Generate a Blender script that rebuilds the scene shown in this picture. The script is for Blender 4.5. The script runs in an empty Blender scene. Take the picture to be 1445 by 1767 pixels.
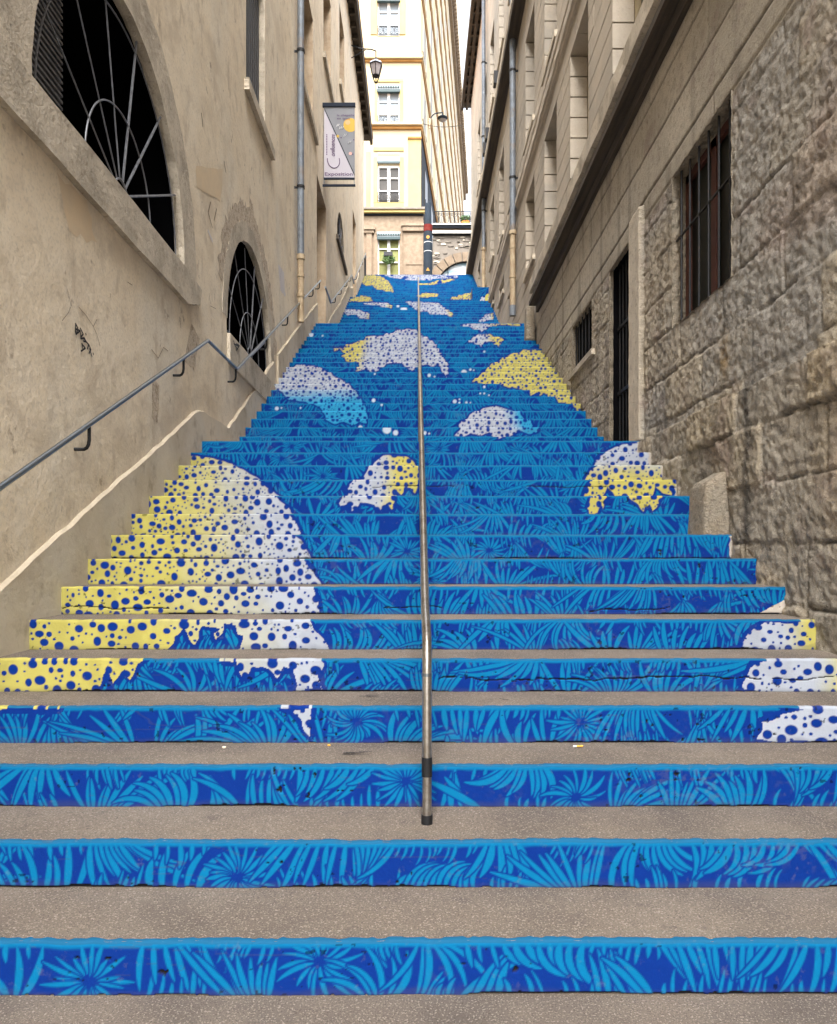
import bpy, bmesh, math, random
import numpy as np
from mathutils import Vector, Matrix
from mathutils.geometry import tessellate_polygon

SC = bpy.context.scene
COL = SC.collection
R = math.radians
U = 0.36          # metres per tread of the lowest flight: the drawing unit of the plan
EYE = 1.77        # eye height above the lower pavement
F = 1320.0        # focal length in photograph pixels
XC, YH = 721.0, 960.0

# ------------------------------------------------------------------ camera
cam = bpy.data.cameras.new('camera')
cam.sensor_fit = 'VERTICAL'; cam.sensor_height = 36; cam.sensor_width = 36
cam.lens = 36 * F / 1767
cam.shift_x = (722.5 - XC) / 1767
cam.shift_y = (YH - 883.5) / 1767
cam.clip_end = 2000; cam.clip_start = 0.05
camo = bpy.data.objects.new('camera', cam); COL.objects.link(camo)
camo.location = (0, 0, EYE); camo.rotation_euler = (R(90), 0, 0)
SC.camera = camo
# ------------------------------------------------------------------ sky, sun, exposure
SUN_EL, SUN_AZ = 55, 181          # degrees; azimuth clockwise from +Y
w = bpy.data.worlds.new('World'); SC.world = w; w.use_nodes = True
nt = w.node_tree; nt.nodes.clear()
sky = nt.nodes.new('ShaderNodeTexSky'); sky.sky_type = 'NISHITA'; sky.sun_disc = False
sky.sun_elevation = R(SUN_EL); sky.sun_rotation = R(SUN_AZ); sky.air_density = 1.0; sky.dust_density = 4.0; sky.ozone_density = 0.6
bg = nt.nodes.new('ShaderNodeBackground'); bg.inputs[1].default_value = 0.15
wo = nt.nodes.new('ShaderNodeOutputWorld')
hs = nt.nodes.new('ShaderNodeHueSaturation'); hs.inputs['Saturation'].default_value = 0.35
nt.links.new(sky.outputs[0], hs.inputs['Color']); nt.links.new(hs.outputs[0], bg.inputs[0]); nt.links.new(bg.outputs[0], wo.inputs[0])
sl = bpy.data.lights.new('sun', 'SUN'); sl.energy = 1.1; sl.angle = R(50); sl.color = (1.0, 0.95, 0.87)
so = bpy.data.objects.new('sun', sl); COL.objects.link(so)
sd = Vector((math.sin(R(SUN_AZ)) * math.cos(R(SUN_EL)), math.cos(R(SUN_AZ)) * math.cos(R(SUN_EL)), math.sin(R(SUN_EL))))
so.rotation_euler = sd.to_track_quat('Z', 'Y').to_euler(); so.location = (0, -5, 40)
SC.view_settings.view_transform = 'Standard'; SC.view_settings.look = 'None'
SC.view_settings.exposure = 2.62; SC.view_settings.gamma = 1
SC.render.engine = 'CYCLES'
SC.cycles.max_bounces = 8; SC.cycles.diffuse_bounces = 5

# ------------------------------------------------------------------ noise
def _h(ix, iy, s):
    n = np.sin(ix * 127.1 + iy * 311.7 + s * 74.7) * 43758.5453
    return n - np.floor(n)
def vn(x, y, s=0):
    ix = np.floor(x); iy = np.floor(y); fx = x - ix; fy = y - iy
    fx = fx * fx * (3 - 2 * fx); fy = fy * fy * (3 - 2 * fy)
    a = _h(ix, iy, s); b = _h(ix + 1, iy, s); c = _h(ix, iy + 1, s); d = _h(ix + 1, iy + 1, s)
    return (a + (b - a) * fx) * (1 - fy) + (c + (d - c) * fx) * fy
def fbm(x, y, s=0, o=4):
    t = 0; a = .5
    for i in range(o):
        t = t + a * vn(x * 2 ** i, y * 2 ** i, s + i * 13); a *= .5
    return t
def sst(x, a, b):
    t = np.clip((x - a) / (b - a), 0, 1); return t * t * (3 - 2 * t)

# ------------------------------------------------------------------ materials
MATS = {}
def mat(name, col, rough=.8, metal=0, n=None, bump=None, attr=None, spec=.5, alpha=None, trans=0, emit=0):
    """n: list of (scale, detail, colour, amount[, lo, hi, stretch]) noise layers; bump: list of (scale, strength, distance)."""
    if name in MATS: return MATS[name]
    m = bpy.data.materials.new(name); m.use_nodes = True
    T = m.node_tree; b = T.nodes['Principled BSDF']
    b.inputs['Roughness'].default_value = rough; b.inputs['Metallic'].default_value = metal
    b.inputs['Specular IOR Level'].default_value = spec
    if trans: b.inputs['Transmission Weight'].default_value = trans
    tc = T.nodes.new('ShaderNodeTexCoord'); O = tc.outputs['Object']
    if attr:
        a = T.nodes.new('ShaderNodeVertexColor'); a.layer_name = attr; cur = a.outputs['Color']
    else:
        rgb = T.nodes.new('ShaderNodeRGB'); rgb.outputs[0].default_value = (*col, 1); cur = rgb.outputs[0]
    for L in (n or []):
        sc, det, c2, amt = L[:4]; lo, hi = (L[4], L[5]) if len(L) > 5 else (.35, .65)
        src = O
        if len(L) > 6:
            mp = T.nodes.new('ShaderNodeMapping'); mp.inputs['Scale'].default_value = L[6]
            T.links.new(O, mp.inputs[0]); src = mp.outputs[0]
        nz = T.nodes.new('ShaderNodeTexNoise'); nz.inputs['Scale'].default_value = sc; nz.inputs['Detail'].default_value = det
        nz.inputs['Roughness'].default_value = .6
        T.links.new(src, nz.inputs['Vector'])
        mr = T.nodes.new('ShaderNodeMapRange'); mr.inputs[1].default_value = lo; mr.inputs[2].default_value = hi
        mr.inputs[3].default_value = 0; mr.inputs[4].default_value = amt
        T.links.new(nz.outputs[0], mr.inputs[0])
        mx = T.nodes.new('ShaderNodeMix'); mx.data_type = 'RGBA'; mx.blend_type = 'MULTIPLY' if attr and c2[0] <= 1 and len(L) > 7 else 'MIX'
        T.links.new(mr.outputs[0], mx.inputs[0]); T.links.new(cur, mx.inputs[6]); mx.inputs[7].default_value = (*c2, 1)
        cur = mx.outputs[2]
    T.links.new(cur, b.inputs['Base Color'])
    prev = None
    for (sc, st, di) in (bump or []):
        nz = T.nodes.new('ShaderNodeTexNoise'); nz.inputs['Scale'].default_value = sc; nz.inputs['Detail'].default_value = 6
        nz.inputs['Roughness'].default_value = .65
        T.links.new(O, nz.inputs['Vector'])
        bp = T.nodes.new('ShaderNodeBump'); bp.inputs['Strength'].default_value = st; bp.inputs['Distance'].default_value = di
        T.links.new(nz.outputs[0], bp.inputs['Height'])
        if prev: T.links.new(prev, bp.inputs['Normal'])
        prev = bp.outputs[0]
    if prev: T.links.new(prev, b.inputs['Normal'])
    MATS[name] = m
    return m

M_PAINT = mat('riser paint', (0, 0, 0), .85, spec=.12, attr='Col', n=[(30, 4, (.20, .18, .15), .22, .62, .8)], bump=[(90, .35, .004), (14, .35, .008)])
M_TREAD = mat('worn asphalt tread', (.145, .118, .094), .9, n=[(2.2, 6, (.085, .07, .06), .85, .42, .64), (.9, 5, (.18, .152, .124), .7, .5, .66), (11, 5, (.085, .07, .06), .6, .58, .7), (150, 2, (.40, .35, .30), .6, .56, .66), (190, 2, (.03, .025, .02), .7, .55, .66)], bump=[(30, .5, .01), (160, .8, .006)])
M_CONC = mat('mortar', (.36, .34, .31), .9, n=[(6, 4, (.2, .18, .15), .6), (80, 3, (.5, .48, .44), .4)], bump=[(60, .6, .01)])
M_PLASTER = mat('beige plaster', (.80, .70, .54), .88,
    n=[(.55, 5, (.72, .615, .46), .8, .42, .62), (1.7, 6, (.82, .74, .60), .6, .48, .66), (.9, 4, (.66, .62, .53), .6, .52, .68, (1, 1, .35)),
       (5, 6, (.48, .40, .30), .55, .54, .70), (45, 3, (.46, .41, .33), .45, .5, .7), (1.6, 8, (.60, .51, .385), .7, .54, .66, (1, 1, 1.2)), (2.4, 8, (.46, .38, .28), .6, .58, .67, (1, 1.6, .8)), (6, 8, (.30, .235, .17), .7, .645, .70)],
    bump=[(2.2, .4, .04), (7, .2, .015), (60, .25, .004)])
M_SKIRT = mat('grey plaster plinth', (.62, .56, .455), .88,
    n=[(1.1, 5, (.48, .415, .31), .9, .42, .62), (2.4, 6, (.58, .55, .48), .6, .48, .66), (7, 5, (.30, .25, .18), .6, .55, .70)],
    bump=[(5, .5, .02), (60, .4, .004)])
M_LIP = mat('pale plaster lip', (.52, .45, .345), .85, n=[(9, 4, (.42, .36, .27), .8)], bump=[(30, .6, .01)])
M_SILL = mat('weathered limestone', (.54, .48, .385), .9,
    n=[(3, 6, (.31, .27, .21), .8, .45, .62), (26, 5, (.22, .18, .13), .65, .55, .7), (70, 3, (.55, .5, .42), .4, .55, .7)],
    bump=[(16, .8, .02), (80, .6, .006)])
M_RUBBLE = mat('rough stone', (0, 0, 0), .92, attr='Col',
    n=[(18, 6, (.14, .11, .085), .65, .56, .70), (7, 5, (.42, .37, .30), .5, .54, .7), (110, 3, (.62, .57, .50), .5, .56, .7), (150, 2, (.06, .05, .04), .55, .57, .68), (3.0, 4, (.25, .175, .155), .4, .56, .7)],
    bump=[(24, .6, .02), (60, .9, .012), (140, .9, .006)])
M_ASHLAR = mat('grooved ashlar', (.46, .405, .33), .88,
    n=[(.5, 5, (.34, .31, .265), .9, .42, .6), (2.0, 5, (.52, .45, .36), .7, .48, .64), (1.0, 5, (.30, .27, .23), .7, .54, .7, (1, 1, .25)), (35, 4, (.34, .29, .23), .5, .52, .7)],
    bump=[(9, .5, .02), (60, .5, .006)])
M_REVEAL = mat('tan reveal', (.50, .39, .27), .88, n=[(2.5, 5, (.27, .19, .12), .8), (14, 4, (.48, .40, .30), .4)], bump=[(20, .5, .01)])
M_ROCK = mat('guard stone', (.29, .255, .20), .92, n=[(5, 6, (.30, .25, .185), .9, .42, .6), (30, 5, (.12, .10, .08), .7, .54, .68), (70, 3, (.42, .38, .32), .5, .55, .7)], bump=[(8, 1, .06), (24, 1, .03), (80, .9, .01)])
M_IRON = mat('dark iron', (.02, .021, .024), .55, .6, n=[(30, 3, (.09, .05, .03), .5, .6, .75)], bump=[(120, .3, .002)])
M_GRILLE = mat('grey iron bars', (.17, .18, .20), .5, .3, n=[(20, 3, (.06, .06, .07), .6)])
M_VOID = mat('dark room', (.004, .004, .005), 1, spec=.05)
M_STEEL = mat('galvanised tube', (.24, .29, .34), .28, .9, n=[(14, 4, (.22, .2, .18), .6)])
M_WORN = mat('worn steel tube', (.42, .40, .37), .30, .95, n=[(9, 5, (.20, .16, .12), .8, .45, .65, (1, 1, .3)), (60, 3, (.7, .7, .7), .3)])
M_ZINC = mat('zinc pipe', (.15, .18, .22), .6, .25, n=[(5, 4, (.085, .09, .10), .7), (12, 4, (.24, .26, .28), .4), (2, 5, (.20, .14, .09), .6, .58, .68)])
M_CAST = mat('cream painted pipe', (.42, .34, .225), .7, n=[(6, 4, (.28, .20, .12), .8), (20, 4, (.16, .10, .06), .5, .58, .7)])
M_WOOD = mat('old eave timber', (.075, .058, .042), .85, n=[(3, 5, (.035, .028, .022), .8, .4, .6, (6, .4, 6))], bump=[(20, .6, .01)])
M_LOUVRE = mat('dark louvre', (.028, .03, .034), .6)
M_CREAM = mat('pale cream stucco', (.42, .345, .225), .9, n=[(.3, 4, (.34, .28, .16), .7)], bump=[(30, .2, .005)])
M_YEL = mat('yellow stucco', (.72, .52, .22), .9, n=[(.5, 4, (.78, .60, .30), .7)])
M_PALEY = mat('light yellow stucco', (.36, .27, .10), .9, n=[(.5, 4, (.40, .33, .15), .7)])
M_OCHRE = mat('ochre cornice', (.22, .095, .015), .85, n=[(2, 4, (.33, .18, .05), .6)])
M_STONE = mat('pinkish limestone', (.21, .155, .105), .9, n=[(.8, 5, (.25, .195, .14), .8), (6, 5, (.12, .085, .055), .6)], bump=[(20, .5, .01)])
M_STONEG = mat('greyish limestone', (.19, .165, .14), .9, n=[(4, 5, (.13, .115, .095), .8)], bump=[(20, .5, .01)])
M_WHITE = mat('white window paint', (.72, .72, .70), .6)
M_GLASS = mat('window glass', (.030, .028, .026), .35, n=[(1.5, 2, (.06, .055, .048), .6)], spec=.2)
M_CURT = mat('green curtain', (.20, .21, .07), .8, n=[(14, 3, (.13, .14, .05), .7, .4, .6, (4, 1, .3))])
M_VAL = mat('valance metal', (.24, .29, .31), .7)
M_VALD = mat('valance edge', (.008, .03, .035), .6)
M_SLATE = mat('slate grey paint', (.006, .008, .012), .8, n=[(.8, 3, (.014, .018, .024), .7)], spec=.15)
M_MAST = mat('grey mast paint', (.022, .033, .048), .75, n=[(3, 3, (.015, .023, .033), .6)], spec=.2)
M_RED = mat('red band', (.12, .008, .006), .8, n=[(9, 4, (.16, .04, .03), .6)], spec=.15)
M_STICK = mat('yellow sticker', (.38, .19, .008), .5)
M_SHUT = mat('pale blue shutter', (.25, .29, .33), .8)
M_SHB = mat('cream shutter', (.36, .33, .27), .8)
M_GREEN = mat('plant leaves', (.05, .10, .03), .7, n=[(9, 4, (.10, .17, .05), .7)])
M_ORANGE = mat('orange clay', (.62, .25, .05), .8)
M_LBLUE = mat('pale blue gate glass', (.26, .42, .52), .3, n=[(1.1, 3, (.62, .68, .72), .95, .47, .56, (1, 1, 4))])
M_BNAVY = mat('navy rail', (.006, .012, .026), .7, spec=.2)
M_BGREY = mat('grey fabric', (.19, .20, .225), .8, n=[(5, 3, (.165, .175, .20), .5)])
M_BWHITE = mat('white fabric', (.40, .385, .44), .8)
M_BYEL = mat('yellow print', (.48, .32, .05), .8)
M_BORG = mat('orange print', (.68, .34, .16), .8)
M_BPINK = mat('pink print', (.60, .34, .30), .8)
M_BINK = mat('plum ink', (.085, .045, .11), .8)
M_BLINE = mat('white ink', (.70, .70, .70), .8)
M_FROST = mat('frosted lantern glass', (.17, .145, .15), .5, n=[(5, 2, (.26, .24, .24), .6)])
M_CAP = mat('pale lantern roof', (.24, .26, .31), .6)
M_INK = mat('black spray paint', (.012, .013, .02), .7)
M_CHALK = mat('bare plaster scratch', (.68, .60, .47), .9)
M_SCAR = mat('plaster crack', (.20, .15, .10), .9)
M_PAPER = mat('torn paper', (.62, .60, .62), .8)
M_FRAME = mat('red brown window frame', (.05, .010, .005), .7, n=[(9, 3, (.10, .03, .015), .6)])
M_PANE = mat('old dark pane', (.005, .0065, .005), .4, n=[(3, 3, (.010, .014, .009), .7)], spec=.15)
M_PAVE = mat('street paving', (.22, .20, .18), .9, n=[(3, 5, (.15, .14, .12), .7)], bump=[(40, .4, .01)])
M_TAG = mat('blue spray paint', (.10, .20, .32), .7)
M_BUTT = mat('cigarette filter', (.70, .38, .06), .8)

# ------------------------------------------------------------------ mesh helpers
def shade_auto(ob, ang=40):
    bm = bmesh.new(); bm.from_mesh(ob.data)
    for e in bm.edges:
        if len(e.link_faces) == 2 and e.calc_face_angle(0) > R(ang): e.smooth = False
    for f in bm.faces: f.smooth = True
    bm.to_mesh(ob.data); bm.free()
class MB:
    def __init__(s): s.v = []; s.f = []; s.m = []
    def add(s, pts, faces, m=0):
        o = len(s.v); s.v += [tuple(p) for p in pts]
        for f in faces: s.f.append([i + o for i in f]); s.m.append(m)
    def quad(s, a, b, c, d, m=0): s.add([a, b, c, d], [(0, 1, 2, 3)], m)
    def box(s, x0, x1, y0, y1, z0, z1, m=0):
        P = [(x, y, z) for x in (x0, x1) for y in (y0, y1) for z in (z0, z1)]
        s.add(P, [(0, 1, 3, 2), (4, 6, 7, 5), (0, 4, 5, 1), (2, 3, 7, 6), (0, 2, 6, 4), (1, 5, 7, 3)], m)
    def prism(s, poly, d0, d1, fn, m=0, cap=True):
        """poly: 2D outline; fn(a, b, d) maps to 3D"""
        n = len(poly); o = len(s.v)
        s.v += [tuple(fn(a, b, d0)) for a, b in poly] + [tuple(fn(a, b, d1)) for a, b in poly]
        for i in range(n):
            j = (i + 1) % n; s.f.append([o + i, o + j, o + n + j, o + n + i]); s.m.append(m)
        if cap:
            for t in tessellate_polygon([[Vector((a, b, 0)) for a, b in poly]]):
                s.f.append([o + i for i in t]); s.m.append(m); s.f.append([o + n + i for i in t]); s.m.append(m)
    def holed(s, outer, holes, fn, m=0):
        loops = [outer] + holes; flat = [p for l in loops for p in l]; o = len(s.v)
        s.v += [tuple(fn(a, b, 0)) for a, b in flat]
        for t in tessellate_polygon([[Vector((a, b, 0)) for a, b in l] for l in loops]):
            s.f.append([o + i for i in t]); s.m.append(m)
    def rim(s, loop, fn, d0, d1, m=0):
        n = len(loop); o = len(s.v)
        s.v += [tuple(fn(a, b, d0)) for a, b in loop] + [tuple(fn(a, b, d1)) for a, b in loop]
        for i in range(n):
            j = (i + 1) % n; s.f.append([o + i, o + j, o + n + j, o + n + i]); s.m.append(m)
    def tube(s, pts, r, seg=10, m=0, cap=True):
        pts = [Vector(p) for p in pts]; n = len(pts); o = len(s.v)
        rs = r if isinstance(r, (list, tuple)) else [r] * n
        t = (pts[1] - pts[0]).normalized()
        u = t.orthogonal().normalized()
        for i, p in enumerate(pts):
            a = (pts[i] - pts[i - 1]).normalized() if i else t
            b = (pts[i + 1] - pts[i]).normalized() if i < n - 1 else a
            tn = (a + b)
            tn = tn.normalized() if tn.length > 1e-6 else b
            u = (u - tn * u.dot(tn)).normalized(); v = tn.cross(u)
            k = 1 / max(.5, math.sqrt(max(.25, (1 + a.dot(b)) / 2)))
            for q in range(seg):
                an = 2 * math.pi * q / seg
                s.v.append(tuple(p + (u * math.cos(an) + v * math.sin(an)) * rs[i]))
        for i in range(n - 1):
            for q in range(seg):
                q2 = (q + 1) % seg
                s.f.append([o + i * seg + q, o + i * seg + q2, o + (i + 1) * seg + q2, o + (i + 1) * seg + q]); s.m.append(m)
        if cap:
            s.f.append([o + q for q in range(seg)][::-1]); s.m.append(m)
            s.f.append([o + (n - 1) * seg + q for q in range(seg)]); s.m.append(m)
    def build(s, name, mats, parent=None, smooth=False, fixn=True):
        me = bpy.data.meshes.new(name); me.from_pydata(s.v, [], s.f)
        if not isinstance(mats, (list, tuple)): mats = [mats]
        for q in mats: me.materials.append(q)
        me.polygons.foreach_set('material_index', s.m)
        if fixn and len(s.f) < 40000:
            bm = bmesh.new(); bm.from_mesh(me); bmesh.ops.recalc_face_normals(bm, faces=bm.faces); bm.to_mesh(me); bm.free()
        ob = bpy.data.objects.new(name, me); COL.objects.link(ob)
        if smooth: shade_auto(ob)
        if parent: ob.parent = parent
        return ob
def tag(o, label, cat, group=None):
    o['label'] = label; o['category'] = cat
    if group: o['group'] = group
    return o
def thing(name, label, cat, group=None):
    o = bpy.data.objects.new(name, None); COL.objects.link(o); return tag(o, label, cat, group)
def structure(o): o['kind'] = 'structure'; return o
def arc(cx, cy, r, a0, a1, n): return [(cx + r * math.cos(a0 + (a1 - a0) * i / n), cy + r * math.sin(a0 + (a1 - a0) * i / n)) for i in range(n + 1)]
def at(px, py, Y): return (px - XC) * Y / F, Y, (YH - py) * Y / F + EYE
rnd = random.Random(7)

# ------------------------------------------------------------------ the flights (plan units)
STEP = {}
for k in range(-5, 13): STEP[k] = (8.254 + k, (k - 5.096) * 584.5 / F)
for j in range(22): STEP[13 + j] = (24.5 + .87 * j, (5070 + 578 * j) / F)
for n in range(1, 21): STEP[34 + n] = (48.4 + .8 * n, (17220 + 582 * n) / F)
for n in range(1, 20): STEP[54 + n] = (66.9 + .8 * n, (28860 + 582 * n) / F)
GROUND = EYE + U * ((-6 - 5.096) * 584.5 / F)
XL, XR = -7640 / F * U, 7810 / F * U       # wall faces
TOPZ = STEP[73][1] * U + EYE

BLOBS = {
    'dome': [(-3.786,11.37),(-2.106,11.83),(-1.974,11.79),(-1.817,11.63),(-1.686,11.37),(-1.474,10.72),(-1.374,10.34),(-1.181,9.46),(-1.015,8.65),(-0.886,7.79),(-0.836,7.14),(-0.735,6.34),(-0.651,5.53),(-0.582,4.84),(-0.565,4),(-0.506,3.4),(-0.461,2.94),(-0.481,2.5),(-0.461,2.24),(-0.45,2),(-0.596,2),(-0.576,2.24),(-0.584,2.41),(-0.604,2.73),(-0.64,2.78),(-0.66,2.66),(-0.68,2.41),(-0.716,2.76),(-0.744,2.82),(-0.791,2.78),(-0.814,2.68),(-0.839,2.36),(-0.875,2.94),(-0.955,3.02),(-0.933,3.09),(-0.921,3.48),(-0.955,3.59),(-0.961,3.86),(-1.027,3.9),(-1.036,3.65),(-1.062,3.38),(-1.08,3.59),(-1.056,3.79),(-1.136,3.81),(-1.157,3.59),(-1.179,3.17),(-1.194,3.21),(-1.206,3.48),(-1.241,3.77),(-1.29,3.27),(-1.323,3),(-1.342,2.9),(-1.37,2.59),(-1.387,2.39),(-1.412,2.75),(-1.44,2.53),(-1.465,2.29),(-1.496,2.82),(-1.521,2.39),(-1.555,2),(-2.016,2)],
    'dome_tail': [(-0.545,2.0),(-0.457,2.0),(-0.464,1.66),(-0.482,1.6),(-0.48,1.5),(-0.457,1.41),(-0.469,1.16),(-0.485,1.31),(-0.497,1.5),(-0.52,1.74)],
    'ray': [(-0.598,8.71),(-0.581,8.94),(-0.567,9.29),(-0.553,9.82),(-0.532,9.98),(-0.483,10.25),(-0.44,10.75),(-0.389,11.48),(-0.312,11.83),(-0.221,11.89),(-0.113,11.83),(-0.037,11.58),(0.0,10.94),(0.012,10.38),(0.012,9.73),(-0.028,9.34),(-0.061,9.64),(-0.104,9.64),(-0.136,9.28),(-0.169,9.55),(-0.18,8.94),(-0.186,8.27),(-0.226,8.71),(-0.288,8.27),(-0.328,8.63),(-0.392,8.71),(-0.443,8.74),(-0.496,8.29),(-0.521,8.71),(-0.592,8.54)],
    'shell': [(1.317,8.18),(1.303,8.54),(1.317,8.93),(1.358,9.28),(1.383,9.68),(1.436,10.31),(1.479,10.75),(1.602,11.28),(1.623,11.65),(1.784,12.32),(1.878,12.65),(1.953,12.8),(2.06,12.89),(2.425,12.96),(2.584,10.47),(2.16,9.76),(2.146,9.52),(2.107,9.76),(2.054,9.61),(2.066,9.28),(1.99,9.43),(1.925,9.76),(1.901,9.28),(1.8,8.32),(1.782,8.63),(1.751,8.54),(1.72,8.28),(1.689,8.63),(1.653,8.85),(1.622,8.97),(1.6,9.2),(1.567,9.52),(1.553,9.76),(1.52,9.43),(1.432,8.85),(1.414,8.43),(1.396,8.71),(1.379,8.47),(1.37,8.18)],
    'corner_dome': [(1.705,3.09),(1.734,3.46),(1.782,3.73),(1.832,3.92),(2.059,4),(3.272,4.84),(2.471,1),(1.487,1.08),(1.504,1.61),(1.681,2),(1.569,2.1),(1.574,2.32),(1.608,2.77),(1.636,2.97),(1.838,3.07)],
    'wing': [(-1.447,27.76),(-1.447,28.59),(-1.301,28.63),(-1.226,29.56),(-1.086,29.82),(-0.968,30.86),(-0.953,31.67),(-0.668,31.68),(-0.436,32.84),(-0.223,33.72),(-0.069,33.64),(0.088,31.77),(0.204,30.65),(0.304,29.62),(0.36,27.88),(0.4,26.75),(0.457,25.66),(0.488,24.56),(0.458,22.65),(0.438,22.51),(0.402,22.96),(0.371,23.9),(0.335,24.8),(0.242,24.56),(0.153,24.8),(0.074,24.74),(0.0,24.5),(-0.063,23.61),(-0.139,23.84),(-0.223,24.8),(-0.309,24.97),(-0.492,24.89),(-0.53,24.64),(-0.607,23.69),(-0.728,23.55),(-0.797,23.9),(-0.96,23.55),(-0.932,24.62),(-1.051,25.6),(-1.166,25.54),(-1.231,26.6),(-1.282,26.6),(-1.211,26.99),(-1.313,27.88),(-1.391,27.82)],
    'moon': [(-2.154,21.56),(-2.129,22.85),(-2.064,23.95),(-1.938,24.76),(-1.65,24.65),(-1.293,22.79),(-1.058,21.47),(-0.843,19.78),(-0.726,18.41),(-0.64,16.67),(-0.633,15.62),(-0.716,15.81),(-0.802,15.53),(-0.909,15.81),(-1.023,15.62),(-1.131,15.96),(-1.267,17.62),(-1.519,18.58),(-1.762,18.77),(-1.88,19.78),(-2.094,20.58)],
    'gold': [(0.807,21.68),(0.961,22.79),(1.195,24.87),(1.524,26.73),(1.831,27.86),(2.141,27.82),(2.334,26.79),(2.274,18.71),(2.167,17.43),(2.106,17.43),(2.06,17.84),(2.018,18.51),(1.91,18.51),(1.888,18.92),(1.821,19.55),(1.775,19.78),(1.71,19.55),(1.662,19.83),(1.585,19.47),(1.564,19.99),(1.493,20.58),(1.326,20.68),(1.21,20.89),(1.107,21.61),(0.98,21.0),(0.949,21.57)],
    'cap': [(0.434,14.42),(0.512,14.93),(0.505,15.62),(0.665,16.67),(0.862,17.62),(1.041,17.81),(1.248,17.43),(1.353,16.5),(1.42,15.62),(1.439,14.75),(1.346,14.5),(1.239,14.75),(1.104,14.42),(0.935,13.85),(0.863,14.67),(0.754,14.42),(0.623,14.58),(0.54,14.33)],
    'puff': [(0.901,29.82),(1.112,31.77),(1.366,31.91),(1.586,30.65),(1.434,28.77),(1.347,29.96),(1.205,29.82),(1.116,28.77),(1.016,29.82)],
    'strip': [(0.863,34.77),(1.015,34.97),(2.088,34.97),(2.065,34.68),(1.738,34.83),(1.505,34.68),(1.242,32.77),(1.074,33.79)],
    'dawn': [(-2.066,68.75),(-2.067,73.97),(-1.679,74),(-1.359,72.74),(-1.082,69.67),(-0.908,65.89),(-0.828,62.72),(-1.132,63.65),(-1.479,64.87),(-1.627,66.98),(-1.878,66.84)],
    'leaf': [(-2.072,52.89),(-1.95,54.92),(-1.936,60.85),(-1.721,60.67),(-1.37,53.71),(-1.25,53.0),(-1.73,52.89)],
    'foam': [(-2.097,48.63),(-2.051,49.65),(-1.779,49.65),(-1.577,48.83),(-1.339,47.7),(-1.303,45.71),(-1.576,45.81),(-1.7,47.59),(-1.898,46.8)],
    'foam_b': [(-1.589,51.86),(-1.387,52.67),(-0.908,52.67),(-0.734,50.94),(-0.741,49.83),(-1.102,50.94),(-1.37,51.65)],
    'drift': [(-0.36,52.89),(0.565,52.61),(0.786,49.89),(0.978,47.59),(0.933,46.57),(0.552,47.59),(0.337,47.7),(0.276,48.83),(0.016,48.63)],
    'sun_r': [(0.982,53.93),(1.369,60.97),(1.839,62.84),(1.578,53.82)],
    'sun_m': [(-0.02,60.85),(0.28,62.72),(0.712,61.72),(0.665,60.73),(0.334,54.87),(0.018,54.98)],
    'edge_b': [(1.615,44.66),(1.908,47.64),(2.117,47.85),(2.028,45.61),(1.83,44.85),(1.707,44.56)],
    'crest': [(-1.59,73.97),(-0.47,74),(1.545,73.97),(1.515,71.94),(0.856,71.67),(0.194,69.94),(-0.456,70.87),(-0.9,71.8),(-1.254,73.69)],
    'crest_y': [(0.021,67.97),(0.511,68.75),(0.667,69.94),(1.186,71.67),(1.391,70.73),(1.044,68.89),(0.611,67.7),(0.083,66.93)],
}
DROPS = [(-0.598, 18.71, 0.031), (-0.473, 17.91, 0.019), (-0.367, 14.88, 0.062), (-0.263, 14.62, 0.038), (-0.708, 15.35, 0.032), (0.176, 22.74, 0.031), (0.256, 22.62, 0.016), (0.504, 18.61, 0.033), (0.567, 18.8, 0.014), (0.567, 18.51, 0.016), (0.661, 18.51, 0.02), (0.716, 18.51, 0.012), (0.724, 23.49, 0.054), (0.824, 23.78, 0.023), (0.878, 23.72, 0.014), (1.15, 27.69, 0.022), (0.959, 20.74, 0.023), (0.875, 19.73, 0.015), (0.932, 19.73, 0.016), (0.997, 19.57, 0.015), (-1.854, 17.62, 0.031), (-1.793, 17.67, 0.014), (-1.541, 17.67, 0.014), (-0.652, 22.85, 0.018), (-2.015, 31.84, 0.055), (-1.796, 31.7, 0.02), (0.083, 14.62, 0.028), (0.138, 14.58, 0.014), (-0.567, 50.84, 0.05), (-0.395, 49.62, 0.115)]
YELL = np.array((.40, .365, .095)); WHI = np.array((.325, .36, .425)); LBL = np.array((.02, .235, .44))
DARK = np.array((.0005, .022, .175)); CYAN = np.array((.0, .132, .295)); GREY = np.array((.36, .33, .29)); BLACK = np.array((.012, .012, .014))
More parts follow.
